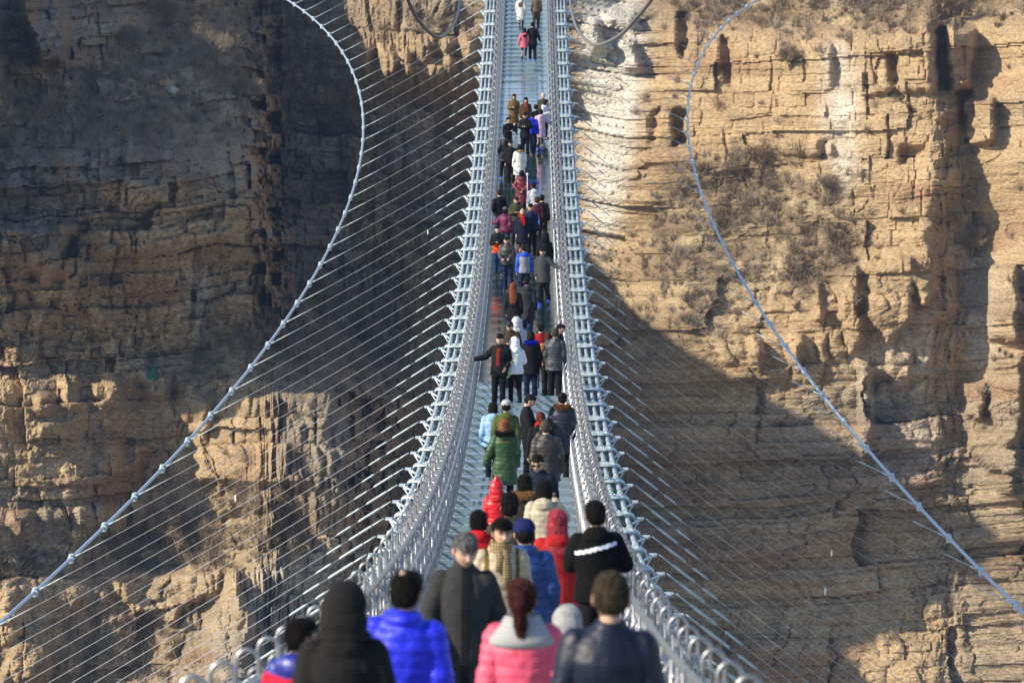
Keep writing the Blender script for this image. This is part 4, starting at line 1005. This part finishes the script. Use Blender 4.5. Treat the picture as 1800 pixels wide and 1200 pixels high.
# coat styles: (hem, girth, hood, collar)
JK=(.86,.012,0,.4); JKH=(.86,.018,1,.4); PUF=(.84,.030,2,.6); PUFH=(.82,.030,1,.5); LONG=(.50,.018,1,.5); LPUF=(.55,.030,1,.5); MID=(.70,.018,0,.7); MIDH=(.68,.022,1,.5)
PEOPLE = [
 # u, v, height|('Y',y), heading, label, coat style, colour, cloth, trousers, colour, hair, colour, arms, legs, head pose, extras
 (916,-8,1.66,170,'person in a long white coat, farthest up the bridge, brown hair down the back',LONG,(.62,.60,.55),'wool','tights',DARKT,'vlong',(.16,.07,.03),'dd','a',(0,0),{}),
 (942,-12,1.76,180,'person in a brown checked jacket and khaki trousers, farthest up the bridge',JK,(.12,.085,.065),'wool','reg',(.07,.055,.035),'short',HB,'dd','b',(0,0),{'shoe':'cover'}),
 (921,50,1.52,180,'girl sized person in a pink coat and black tights with long dark hair',(.72,.012,1,.4),(.62,.13,.17),'wool','tights',BLK,'long',HB,'dh','s',(0,0),{'shoe':'cover'}),
 (936,39,1.78,180,'tall person all in black holding hands with the one in pink',MID,BLK,'wool','reg',BLK,'short',HB,'hd','a',(0,0),{'shoe':'cover'}),
 (903,165,1.68,10,'person in a mustard brown coat and tan knitted hat facing down the bridge',LONG,(.15,.085,.03),'wool','reg',DARKT,'bob',HB,'fd','s',(5,0),{'hat':('beanie',(.25,.10,.03))}),
 (924,171,1.66,0,'person with long dark hair and a rust scarf over a brown coat',MIDH,(.07,.045,.025),'wool','slim',DARKT,'vlong',HB,'dd','s',(-5,5),{'scarf':(.25,.05,.02)}),
 (955,163,1.70,15,'balding person in an olive jacket at the far end of the crowd',JK,(.06,.06,.035),'wool','reg',DARKT,'bald',HGREY,'dd','s',(10,0),{}),
 (958,175,1.62,60,'person in a pale grey hooded jacket turned towards the left rail',JKH,(.50,.50,.56),'puffer','slim',DARKT,'bob',HB,'fd','s',(20,0),{}),
 (943,184,1.70,180,'dark haired person in black, head just behind the bright blue jacket',JK,BLK,'wool','reg',DARKT,'short',HB,'dd','s',(0,0),{}),
 (937,197,1.70,175,'person in a bright cobalt blue jacket and dark jeans seen from behind',JKH,(.02,.035,.62),'wool','reg',NAVY,'short',HB,'dd','a',(0,0),{}),
 (949,192,1.64,200,'person in a long lilac pink quilted coat beside the cobalt blue jacket',LPUF,(.50,.34,.46),'puffer','tights',BLK,'bob',HB,'rd','s',(0,0),{'shoe':'cover'}),
 (923,197,1.74,0,'person in a black coat looking down at a camera in both hands',MID,BLK,'wool','reg',BLK,'short',HB,'ff','s',(0,20),{'phone':1}),
 (892,206,1.72,30,'person in a dark jacket at the left rail holding a phone up',JK,BLK,'wool','reg',BLK,'short',HB,'fu','s',(20,10),{'phone':1}),
 (887,233,1.76,185,'person in a long black down coat close to the left rail seen from behind',(.66,.03,1,.5),BLK,'puffer','reg',BLK,'short',HB,'dp','a',(0,0),{'shoe':'cover'}),
 (898,247,1.68,0,'person in black with face showing beside the white fur hooded coat',JK,BLK,'wool','reg',BLK,'short',HB,'dd','s',(-15,10),{}),
 (912,254,1.62,180,'person in a long white quilted coat with a tan fur hood',(.52,.03,1,.5),(.68,.66,.60),'puffer','tights',BLK,'bob',HB,'dd','s',(0,0),{'fur':(.30,.17,.08)}),
 (917,300,1.66,180,'person in a maroon quilted coat with hands clasped behind the back',LPUF,(.13,.012,.022),'puffer','slim',DARKT,'bob',HB,'bb','s',(0,0),{}),
 (941,322,1.62,185,'person in a pale grey padded jacket with hood and dark cap',PUFH,(.48,.48,.52),'puffer','slim',DARKT,'short',HB,'ud','s',(0,0),{'pole':1}),
 (880,333,1.74,195,'person in a black blazer and jeans leaning at the left rail',JK,BLK,'wool','reg',JEAN,'short',(.03,.02,.015),'dp','s',(0,0),{}),
 (907,345,1.68,10,'person in an olive patterned jacket looking down at something in both hands',JKH,(.055,.055,.03),'wool','reg',DARKT,'short',(.03,.018,.01),'ff','s',(0,20),{'phone':1}),
 (889,364,1.62,150,'person in a plum jacket and grey knitted hat with an elbow on the left rail',PUF,(.11,.010,.045),'puffer','reg',JEAN,'bob',HB,'dr','s',(0,0),{'hat':('beanie',(.12,.10,.09))}),
 (918,366,1.66,0,'person in a long navy coat with red scarf and brown fur collar walking this way',(.52,.022,1,.4),(.014,.016,.032),'wool','tights',(.07,.015,.025),'bun',HB,'dd','b',(0,5),{'scarf':(.55,.02,.015),'furf':(.16,.08,.03)}),
 (935,357,1.80,0,'tall person in a navy jacket with pale stripes down the sleeves',JK,NAVY,'wool','reg',BLK,'short',HB,'dd','s',(5,15),{'sleeve':1}),
 (943,346,1.70,170,'brown haired person in a dark maroon jacket beside the right rail',JK,(.06,.012,.02),'wool','reg',DARKT,'short',(.05,.025,.015),'dd','s',(0,0),{}),
 (953,342,1.72,180,'black haired person in a dark jacket nearest the right rail beyond the striped sleeves',JK,BLK,'wool','reg',BLK,'short',HB,'dd','a',(0,0),{}),
 (877,397,1.58,10,'young person in a dark jacket with bright orange hem holding a phone',(.80,.02,1,.4),BLK,'wool','reg',(.02,.04,.12),'short',HB,'fl','s',(10,5),{'hem':(.80,.10,.01),'phone':1}),
 (894,415,1.68,-5,'young person in a dark grey quilted jacket and jeans facing this way',PUF,(.035,.033,.035),'puffer','reg',(.02,.03,.07),'spiky',HB,'ll','s',(5,10),{'phone':1}),
 (921,430,1.66,180,'person in a royal blue hooded top under a grey vest',(.85,.022,1,.3),(.03,.10,.55),'wool','reg',(.015,.025,.06),'short',HB,'dd','s',(0,0),{'vest':(.30,.30,.34)}),
 (957,409,1.66,190,'person in black with the hood up next to the right rail',PUF,BLK,'wool','reg',BLK,'short',HB,'dd','s',(0,10),{'hat':('hood',BLK)}),
 (957,434,1.72,-10,'person in a grey jacket reaching a hand out to the right rail',MIDH,(.055,.058,.062),'wool','reg',BLK,'buzz',HB,'dr','b',(-5,10),{'shoe':'cover'}),
 (904,498,1.64,175,'person with long auburn hair and a black coat beside a taller one in charcoal',MID,BLK,'wool','slim',BLK,'vlong',(.18,.055,.02),'dd','s',(5,0),{}),
 (926,487,1.78,180,'tall person in a long charcoal coat and jeans seen from behind',(.58,.03,1,.6),CHAR,'wool','reg',(.025,.04,.09),'short',HB,'dd','a',(0,0),{}),
 (899,562,1.70,-15,'person in a brown leather jacket looking down at a phone',JK,(.055,.032,.022),'wool','reg',(.02,.02,.04),'short',(.04,.035,.03),'ff','s',(-15,25),{'phone':1}),
 (908,559,1.68,180,'person with a pale grey hood up behind the one reading a phone',PUFH,(.42,.44,.50),'puffer','reg',JEAN,'short',HB,'dd','s',(0,0),{'hat':('hood',(.42,.44,.50))}),
 (875.6,587,1.74,-5,'smiling person in an open black jacket with one hand on the left rail',(.76,.025,0,.5),BLK,'wool','reg',BLK,'spiky',HB,'rp','s',(0,8),{'front':(.16,.02,.012)}),
 (906,594,1.62,180,'person in a white hooded jacket with a pale green bag at the hip',(.84,.03,1,.5),(.75,.76,.78),'puffer','slim',BLK,'short',HB,'ff','a',(0,10),{'hat':('hood',(.75,.76,.78)),'bag':(.42,.55,.25)}),
 (933,583,1.66,180,'person in a black coat with a bright blue fur hood',MIDH,BLK,'wool','reg',NAVY,'bob',HB,'dd','s',(0,5),{'fur':(.01,.02,.42),'piping':1}),
 (950,569,1.64,190,'short dark haired person in a red jacket among the dark coats',JK,(.30,.015,.02),'wool','reg',DARKT,'short',HB,'dd','s',(0,0),{}),
 (974.5,577,1.74,180,'grey haired person in a slate grey padded jacket near the right rail',(.74,.028,0,.6),(.045,.048,.058),'puffer','reg',BLK,'short',HDG,'dd','s',(0,0),{}),
 (982,568,1.70,80,'dark haired person in a dark blazer turned sideways at the right rail',JK,BLK,'wool','reg',BLK,'short',HB,'dd','s',(0,10),{}),
 (963.5,583,1.60,195,'brown haired person in a tan jacket half hidden between the dark coats',JK,(.35,.14,.05),'wool','reg',DARKT,'long',(.06,.025,.012),'dd','s',(0,0),{}),
 (867,707,1.58,170,'curly haired person in a pale blue jacket at the left edge of the deck',PUFH,(.24,.42,.66),'puffer','slim',DARKT,'bob',HB,'dd','s',(0,0),{}),
 (886,703,1.74,180,'person in an olive green jacket and pale grey cap seen from behind',(.80,.028,1,.4),(.085,.105,.035),'wool','reg',DARKT,'short',HB,'dd','a',(-10,0),{'hat':('cap',(.42,.42,.44))}),
 (927,692,1.72,100,'person in a black jacket in profile looking down at joined hands',JK,BLK,'wool','reg',BLK,'short',HB,'ff','s',(0,25),{}),
 (985,690,1.72,180,'person in a long blue grey coat with a ginger fur hood',(.58,.035,1,.5),(.022,.024,.042),'puffer','slim',BLK,'bun',(.02,.010,.010),'dd','a',(0,0),{'fur':(.20,.09,.025)}),
 (948,724,1.62,180,'person with braided red brown hair, black coat and red scarf',JKH,BLK,'wool','slim',BLK,'pony',(.10,.02,.015),'dd','s',(0,0),{'scarf':(.45,.02,.01),'pack':BLK}),
 (965,739,1.74,180,'grey haired person in a brown black padded coat, the one holding a hand out',(.72,.028,0,.5),(.038,.033,.030),'puffer','reg',BLK,'buzz',(.07,.06,.045),'dd','a',(0,0),{}),
 (887,735,1.66,180,'person in a long green quilted coat with black fur hood and auburn hair',(.56,.030,1,.5),(.030,.075,.028),'puffer','slim',BLK,'long',(.20,.075,.03),'dh','s',(0,0),{'fur':(.012,.012,.012)}),
 (951,798,1.74,0,'smiling person in sunglasses and a navy jacket facing this way',PUF,(.014,.020,.038),'wool','reg',DARKT,'spiky',HB,'dd','b',(-8,12),{'glasses':1}),
 (928,834,1.64,160,'dark haired person with a tan fur collar in front of the sunglasses wearer',JKH,(.03,.022,.018),'wool','slim',DARKT,'bob',HB,'dd','s',(20,10),{'fur':(.30,.17,.07)}),
 (958,845,1.66,180,'person in a beige quilted hooded jacket with dark hair tied up',PUFH,(.42,.36,.26),'puffer','slim',DARKT,'bob',HB,'ud','s',(-20,0),{}),
 (876,846,1.34,180,'child in a shiny red padded suit with a pointed hood',PUFH,(.60,.008,.015),'shiny','reg',(.60,.008,.015),'short',HB,'dd','s',(0,0),{'hat':('pixie',(.60,.008,.015))}),
 (903,867,('Y',58),178,'black haired person in a dark olive striped jacket just behind the red suited child',JKH,(.055,.05,.032),'wool','reg',DARKT,'spiky',HB,'dd','s',(0,0),{}),
 (847,899,('Y',55),170,'black haired person in a bright red jacket behind the grey haired walker',JKH,(.58,.012,.02),'wool','reg',DARKT,'bob',HB,'dd','s',(-10,0),{}),
 (977,898,('Y',52),180,'person with pink dyed hair and a long red hooded coat',(.62,.030,1,.5),(.42,.022,.022),'wool','slim',BLK,'long',(.38,.05,.07),'fd','s',(0,0),{}),
 (932,913,('Y',48.5),178,'person in a royal blue padded jacket and navy cap seen from behind',(.74,.034,2,.6),(.012,.045,.18),'puffer','reg',DARKT,'short',HB,'dd','a',(10,0),{'hat':('cap',(.015,.02,.09))}),
 (873,912,('Y',45),8,'person in a beige coat and checked scarf with rucksack straps facing this way',(.60,.030,2,.5),(.46,.36,.25),'puffer','slim',(.30,.2,.14),'short',HB,'dd','b',(8,5),{'plaid':1,'straps':(.14,.10,.02)}),
 (1057,881,('Y',49.5),176,'person in a black jacket with one white stripe across the back by the right rail',(.84,.034,1,.4),(.006,.006,.007),'wool','reg',BLK,'short',HB,'cc','s',(20,5),{'back':1}),
 (812,932,('Y',39.5),-6,'grey haired person in a dark grey overcoat walking this way and looking down',(.60,.020,0,1.0),(.040,.040,.040),'wool','reg',(.05,.06,.09),'short',HGREY,'Ww','b',(18,16),{'placket':1}),
 (700,1002,('Y',29.8),176,'person in a vivid blue padded jacket with a small bald spot',(.80,.032,2,.7),(.02,.03,.68),'puffer','reg',DARKT,'short',HB,'dd','s',(-18,8),{'spot':1}),
 (1004,1070,('Y',33),178,'short person in a light grey hood between the pink jacket and the navy bomber',(.84,.030,1,.6),(.34,.33,.32),'wool','reg',DARKT,'short',HDG,'dd','s',(0,30),{'hat':('hood',(.34,.33,.32))}),
 (930,1021,('Y',28.3),180,'person in a pink padded jacket with grey striped knit collar and ponytail',(.80,.034,0,.4),(.78,.10,.17),'puffer','slim',DARKT,'pony',(.055,.014,.012),'dd','s',(0,5),{'cowl':(.55,.55,.53)}),
 (1057,1001,('Y',25.3),178,'large person in a navy satin bomber jacket seen from behind at lower right',(.82,.034,0,.6),(.007,.010,.028),'satin','reg',DARKT,'buzz',(.05,.038,.022),'dd','s',(8,5),{}),
 (607,1036,('Y',23.8),178,'person in black with a large hood up, biggest figure at lower left',(.80,.045,1,.5),(.018,.017,.017),'wool','reg',BLK,'short',HB,'dd','s',(0,5),{'hat':('hood',(.018,.017,.017))}),
 (527,1086,('Y',26),150,'short haired child in a red and blue jacket beside the large black hood',(.80,.03,1,.4),(.02,.03,.25),'shiny','reg',NAVY,'short',HB,'dd','s',(-25,5),{'yoke':(.50,.02,.05)}),
]
def ground(Y): return floor_z(Y)
def solveY(u, v, H):
    ys = np.linspace(50, 300, 2001); zz = np.array([at(u, v, y_)[2] - dz(y_) - H for y_ in ys])
    best = None
    for i in range(len(ys)-1):
        if zz[i] > 0 >= zz[i+1] or zz[i] < 0 <= zz[i+1]: best = ys[i]; break
    return best if best is not None else ys[np.argmin(abs(zz))]
plan = []
for sp in PEOPLE:
    u, v, H = sp[:3]
    Y = H[1] if isinstance(H, tuple) else solveY(u, v, H)
    zf = ground(Y); top = at(u, v, Y); Hh = top[2] - zf
    if not isinstance(H, tuple) and abs(Hh - H) > .02:   # treads: use the asked height
        for _ in range(30):
            Y2 = Y + (.1 if Hh > H else -.1); h2 = at(u, v, Y2)[2] - ground(Y2)
            if abs(h2 - H) < abs(Hh - H): Y, Hh, zf = Y2, h2, ground(Y2)
            else: break
        top = at(u, v, Y)
    lod = 'n' if Y < 72 else ('m' if Y < 150 else 'f')
    arms, legs, hp = sp[12], sp[13], sp[14]; ex = sp[15]
    ks = dict(body=k_body(arms, legs), coat=k_coat(sp[5], arms, lod, legs), trs=k_trs(sp[8], legs, lod), shoe=k_shoe(ex.get('shoe', 'shoe'), legs))
    if not (ex.get('hat') and ex['hat'][0] in ('hood', 'pixie')): ks['hair'] = k_hair(sp[10], hp, lod)
    if ex.get('hat'): ks['hat'] = k_hat(ex['hat'][0], hp, lod)
    plan.append((sp, Y, zf, Hh, top, lod, ks))
dg = bpy.context.evaluated_depsgraph_get()
BAKED = {}
for k, o in JOBS.items():
    BAKED[k] = bpy.data.meshes.new_from_object(o.evaluated_get(dg))
for k, o in JOBS.items():
    m_ = o.data; bpy.data.objects.remove(o); bpy.data.meshes.remove(m_)
def get(me):
    n = len(me.vertices); v = np.empty(n*3, np.float32); me.vertices.foreach_get('co', v)
    nn = np.empty(n*3, np.float32); me.vertex_normals.foreach_get('vector', nn)
    return v.reshape(-1, 3).astype(float), nn.reshape(-1, 3).astype(float)
def n3(V, s, seed): return (vnoise(V[:, 0]*s + V[:, 1]*s*.7, V[:, 2]*s, seed) + vnoise(V[:, 1]*s - V[:, 0]*s*.4, V[:, 2]*s*.8 + 7, seed+1)) - 1
FINAL = {}
def garment(key, mode, seed=0):
    kk = (key, mode)
    if kk in FINAL: return FINAL[kk]
    me = BAKED[key].copy(); V, N = get(me)
    if mode == 'quilt':
        per = .075; zz = V[:, 2] + .02*n3(V, 5, 3)
        V = V + N * (.011*np.abs(np.sin(math.pi*zz/per))**.6 * (.75 + .5*n3(V, 9, 12)) + .013*n3(V, 14, seed))[:, None]
    elif mode == 'fold':
        V = V + N * (.012*n3(V, 7, seed) + .007*n3(V * np.array([1, 1, .5]), 20, seed+3))[:, None]
    elif mode == 'hair':
        a_ = np.arctan2(V[:, 0], -V[:, 1])
        V = V + N * (.006*(vnoise(a_*16, V[:, 2]*9, 5) - .5) + .005*n3(V, 60, 8) + .004*(vnoise(a_*40, V[:, 2]*14, 15) - .5))[:, None]
    me.vertices.foreach_set('co', V.astype(np.float32).ravel())
    me.polygons.foreach_set('use_smooth', [True]*len(me.polygons)); me.materials.clear(); me.update()
    FINAL[kk] = me
    return me
def hair_tips(key, seed, hk):
    V, N = get(garment(key, 'hair')); rng = np.random.default_rng(seed); n = 3000
    k = rng.integers(0, len(V), n); p = V[k]; nr = N[k]; c = V.mean(0)
    crown = np.array([c[0], c[1] + .02, V[:, 2].max() + .01]); t = p - crown; t += np.array([0, 0, -.06]); t -= nr * (t*nr).sum(1)[:, None]
    t /= np.linalg.norm(t, axis=1)[:, None] + 1e-6; t += rng.normal(0, .22, (n, 3))
    L = (.018 if hk in ('buzz', 'bald') else .045) * rng.uniform(.5, 1.2, n); sd = np.cross(t, nr); sd /= np.linalg.norm(sd, axis=1)[:, None] + 1e-6
    p = p - nr*.002; tip = p + t*L[:, None] + nr*(rng.uniform(.001, .011, n)[:, None])
    T = np.stack([p - sd*.0028, p + sd*.0028, tip], 1).reshape(-1, 3)
    me = bpy.data.meshes.new('hair_tips'); me.from_pydata(T.tolist(), [], np.arange(len(T)).reshape(-1, 3).tolist()); me.update(); return me
BODYM = {}
def body_mesh(key, hp, lod):
    kk = (key, hp, lod)
    if kk in BODYM: return BODYM[kk]
    V, N = get(BAKED[key]); F = [tuple(p.vertices) for p in BAKED[key].polygons]; C = np.ones((len(V), 3))
    hv, hf, hc = HEADS['n' if lod != 'f' else 'f']
    n = len(V); V = np.concatenate([V, hx(hv, hp)]); F += [tuple(k + n for k in f) for f in hf]; C = np.concatenate([C, hc])
    arms = key[1]
    for i, s in enumerate((-1, 1)):
        S, E, W = arm_pts(s, arms[i]); d = (W - E)/np.linalg.norm(W - E)
        z = -d; ref = np.array([0, -1.0, 0]) if abs(d[1]) < .8 else np.array([-s, 0, .3])
        x = ref - z*(ref @ z); x /= np.linalg.norm(x); y = np.cross(z, x) * s
        M = np.stack([x, y, z], 1); hv, hf = HANDS[1.0 if arms[i] in 'fulrcb' else .35]
        n = len(V); V = np.concatenate([V, hv @ M.T + W + d*.01]); F += [tuple(k + n for k in (f if s > 0 else f[::-1])) for f in hf]; C = np.concatenate([C, np.ones((len(hv), 3))])
    me = bpy.data.meshes.new('person'); me.from_pydata(V.tolist(), [], F)
    base = np.array([.56, .36, .26]); c4 = np.concatenate([C*base, np.ones((len(C), 1))], 1)
    a_ = me.color_attributes.new('skin_tone', 'FLOAT_COLOR', 'POINT'); a_.data.foreach_set('color', c4.astype(np.float32).ravel())
    me.polygons.foreach_set('use_smooth', [True]*len(F)); me.materials.append(m_skin); me.update()
    BODYM[kk] = me
    return me
def part(name, me, mt, parent):
    o = link(name, me, parent)
    if len(me.materials) == 0: me.materials.append(mt)
    o.material_slots[0].link = 'OBJECT'; o.material_slots[0].material = mt
    return o
def coat_patch(src, mask, off, name, mt, parent):
    """a strip or panel lying on the coat, cut from its own surface"""
    me = src; V, N = get(me); sel = mask(V); V2 = V + N*off
    faces = []
    loops = np.empty(len(me.loops), np.int32); me.loops.foreach_get('vertex_index', loops)
    st = np.empty(len(me.polygons), np.int32); me.polygons.foreach_get('loop_start', st); tot = np.empty(len(me.polygons), np.int32); me.polygons.foreach_get('loop_total', tot)
    for a_, t_ in zip(st, tot):
        f = loops[a_:a_+t_]
        if sel[f].all(): faces.append(f)
    if not faces: return
    used = np.unique(np.concatenate(faces)); remap = {int(x): i for i, x in enumerate(used)}
    m2 = bpy.data.meshes.new(name); m2.from_pydata(V2[used].tolist(), [], [tuple(remap[int(x)] for x in f) for f in faces])
    m2.polygons.foreach_set('use_smooth', [True]*len(faces)); m2.materials.append(mt); m2.update()
    link(name, m2, parent)
for i, (sp, Y, zf, Hh, top, lod, ks) in enumerate(plan):
    u, v, H, head, label, style, ccol, ckind, tk, tcol, hk, hcol, arms, legs, hp, ex = sp
    P = link('person', body_mesh(ks['body'], hp, lod)); sc = Hh/1.75
    a_ = math.radians(head); off = np.array([0, -.012, 0])
    P.location = (top[0], Y, zf + .018); rj = random.Random(i*31); P.rotation_euler = (rj.uniform(-.035, .035), rj.uniform(-.035, .035), a_ + (rj.uniform(-.22, .22) if lod != 'n' else rj.uniform(-.08, .08))); P.scale = (sc, sc, sc)
    tag(P, label, 'person', 'walkers on the bridge')
    quilt = ckind in ('puffer',) or (ckind == 'shiny' and 'padded' in label)
    cme = garment(ks['coat'], 'quilt' if quilt else 'fold', 1)
    if ckind == 'wool' and lod == 'f': pass
    part('coat', cme, cloth(ccol, ckind), P)
    part('trousers', garment(ks['trs'], 'fold', 4), cloth(tcol, 'wool' if tcol != JEAN else 'denim'), P)
    part('shoes', garment(ks['shoe'], 'none'), cloth((.02, .07, .60), 'shiny') if ex.get('shoe') == 'cover' else cloth((.02, .018, .016), 'hard'), P)
    if 'hair' in ks:
        part('hair', garment(ks['hair'], 'hair'), cloth(hcol, 'hair'), P)
        if lod == 'n' and 'hat' not in ex: part('hair_tips', hair_tips(ks['hair'], i, hk), cloth(hcol, 'hair'), P)
    if 'hat' in ks: part(ex['hat'][0] if ex['hat'][0] != 'pixie' else 'hood', garment(ks['hat'], 'fold' if ex['hat'][0] in ('hood', 'pixie') else 'none'), cloth(ex['hat'][1], ckind if ex['hat'][0] in ('hood', 'pixie') else 'wool'), P)
    if 'fur' in ex: part('fur_trim', fur_mesh(np.array([0, .075, 1.475]), .125, .095, .030, True, i, 1400 if lod != 'f' else 300), cloth(ex['fur'], 'fur'), P)
    if 'furf' in ex: part('fur_collar', fur_mesh(np.array([0, .0, 1.455]), .12, .10, .030, False, i, 500), cloth(ex['furf'], 'fur'), P)
    if 'scarf' in ex or 'plaid' in ex or 'cowl' in ex:
        mb = MB(); cw = 'cowl' in ex
        if cw:
            mb.rings([(1.335, .215, .155, 0, .02), (1.38, .222, .160, 0, .02), (1.42, .185, .140, 0, .02), (1.46, .135, .118, 0, .02), (1.50, .115, .105, 0, .015), (1.515, .09, .085, 0, .01)], 28)
        else:
            for z, r in ((1.455, .092), (1.485, .085), (1.51, .078)): mb.tube([(r*math.cos(t), r*1.05*math.sin(t), z + .008*math.sin(3*t)) for t in np.linspace(0, 2*math.pi, 20)], .024, 8)
            mb.tube([(.02, -.10, 1.47), (.03, -.155, 1.38), (.045, -.175, 1.26), (.05, -.175, 1.14)], [.03, .042, .045, .04], 8, .45)
            mb.tube([(-.03, -.10, 1.47), (-.02, -.158, 1.40), (-.03, -.176, 1.28)], [.03, .04, .04], 8, .45)
        me_ = mb.mesh('scarf'); part('collar' if cw else 'scarf', me_, cloth(ex.get('cowl', (.42, .30, .15)), 'stripe' if cw else 'plaid') if 'scarf' not in ex else cloth(ex['scarf'], 'wool'), P)
    if 'phone' in ex:
        hz_ = np.array([0, -.34, 1.24]) if 'f' in arms or 'u' in arms else np.array([0, -.34, 1.12])
        mb = MB(); mb.box(hz_, (.075, .012, .15), Matrix.Rotation(-.6, 3, 'X'))
        o = link('phone', mb.mesh('phone', cloth((.02, .02, .025), 'hard'), False)); o.parent = None
        o.matrix_world = Matrix.Translation(P.location) @ P.rotation_euler.to_matrix().to_4x4() @ Matrix.Scale(sc, 4)
        tag(o, 'small dark phone held by the ' + ' '.join(label.split()[:9]), 'phone', 'phones held in hand')
    if 'pole' in ex:
        mb = MB(); mb.tube([(0, 0, -.5), (0, 0, .5)], .012, 8); mb.box((0, 0, .53), (.07, .02, .10))
        o = link('selfie_stick', mb.mesh('selfie_stick', cloth((.7, .7, .72), 'hard'))); o.location = at(927, 334, Y - .1)
        tag(o, 'upright white selfie stick held beside the pale grey padded jacket', 'selfie stick')
    if 'bag' in ex:
        mb = MB(); mb.ball((0, 0, 0), (.11, .06, .12), 12, 8); mb.box((0, 0, .02), (.19, .10, .10))
        R = P.rotation_euler.to_matrix(); pos = np.array(P.location) + np.array(R @ Vector((.23, .10, .86))) * sc
        o = link('shoulder_bag', mb.mesh('shoulder_bag', cloth(ex['bag'], 'wool'))); o.location = pos
        tag(o, 'small pale green shoulder bag hanging behind the white hooded jacket', 'bag')
        mb = MB(); q0 = Vector(pos)
        st_ = [np.array(P.location) + np.array(R @ Vector(q_)) * sc - np.array(pos) for q_ in ((-.10, .13, 1.47), (-.02, .205, 1.36), (.10, .215, 1.15), (.22, .16, .96))]
        mb.tube(st_, .011, 6); link('strap', mb.mesh('strap', cloth((.25, .30, .16), 'wool')), o)
    if 'pack' in ex:
        mb = MB(); mb.ball((0, .22, 1.20), (.16, .10, .22), 14, 10); part('rucksack', mb.mesh('rucksack'), cloth(ex['pack'], 'puffer'), P)
    if 'glasses' in ex:
        mb = MB()
        b = MB()
        for s in (-1, 1): b.ball((s*.033, -.098, .006), (.027, .012, .020), 10, 6); b.box((s*.072, -.05, .010), (.005, .10, .006))
        b.box((0, -.103, .012), (.02, .006, .006)); mb.add(hx(np.concatenate(b.v), hp), b.f)
        part('sunglasses', mb.mesh('sunglasses'), cloth((.01, .01, .012), 'hard'), P)
    if 'sleeve' in ex:
        coat_patch(cme, lambda V: (np.abs(V[:, 0]) > .20) & (np.abs(V[:, 1] + .0) < .030) & (V[:, 2] > .92), .004, 'sleeve_stripe', cloth((.35, .42, .75), 'wool'), P)
    if 'hem' in ex: coat_patch(cme, lambda V: (V[:, 2] < 1.12) & (np.abs(V[:, 0]) < .215), .004, 'orange_panel', cloth(ex['hem'], 'wool'), P)
    if 'vest' in ex: coat_patch(cme, lambda V: (V[:, 2] < 1.38) & (np.abs(V[:, 0]) < .17), .006, 'vest', cloth(ex['vest'], 'wool'), P)
    if 'front' in ex: coat_patch(cme, lambda V: (V[:, 2] < 1.42) & (V[:, 2] > 1.0) & (np.abs(V[:, 0]) < .045) & (V[:, 1] < 0), .004, 'sweater', cloth(ex['front'], 'wool'), P)
    if 'placket' in ex: coat_patch(cme, lambda V: (V[:, 0] > -.012) & (V[:, 0] < .05) & (V[:, 1] < 0) & (V[:, 2] < 1.50), .006, 'placket', cloth((.015, .015, .017), 'wool'), P)
    for s_ in ((-1, 1) if 'straps' in ex else ()): coat_patch(cme, lambda V: (np.abs(s_*V[:, 0] - .135 + .02*(1.4 - V[:, 2])) < .021) & (V[:, 1] < .09) & (V[:, 2] > 1.12) & (V[:, 2] < 1.50), .008, 'rucksack_strap', cloth(ex['straps'], 'wool'), P)
    if 'yoke' in ex: coat_patch(cme, lambda V: (V[:, 2] < 1.37) & (V[:, 2] > 1.2), .005, 'red_panel', cloth(ex['yoke'], 'wool'), P)
    if 'back' in ex: coat_patch(cme, lambda V: (V[:, 1] > .03) & (np.abs(V[:, 2] - (1.325 - .22*V[:, 0])) < .024) & (np.abs(V[:, 0]) < .19), .010, 'white_stripe', cloth((.72, .75, .85), 'wool'), P)
    if 'piping' in ex: coat_patch(garment(ks['trs'], 'fold', 4), lambda V: (V[:, 0] < -.13) & (np.abs(V[:, 1]) < .05) & (V[:, 2] < .9), .006, 'trouser_stripe', cloth((.4, .5, .6), 'wool'), P)
    if 'spot' in ex:
        mb = MB(); b = MB(); b.ball((0, .075, .108), (.020, .016, .014), 10, 6); mb.add(hx(b.v[0], hp), b.f)
        part('bald_spot', mb.mesh('bald_spot'), cloth((.45, .27, .19), 'hard'), P)
for k, me_ in BAKED.items(): bpy.data.meshes.remove(me_)

# ------------------------------------------------------------------ the blue air of the gorge
mb = MB(); mb.box((0, 350, -20), (1400, 900, 374))
hz = bpy.data.materials.new('thin_haze'); hz.use_nodes = True
t = hz.node_tree; t.nodes.clear()
pv = t.nodes.new('ShaderNodeVolumePrincipled'); pv.inputs['Color'].default_value = (.42, .62, 1, 1); pv.inputs['Density'].default_value = 0.00008; pv.inputs['Anisotropy'].default_value = 0.2
o_ = t.nodes.new('ShaderNodeOutputMaterial'); t.links.new(pv.outputs[0], o_.inputs['Volume'])
hm = mb.mesh('haze', hz, False)
tag(link('haze', hm), 'thin blue haze filling the gorge between the cliffs', 'haze', kind='stuff')
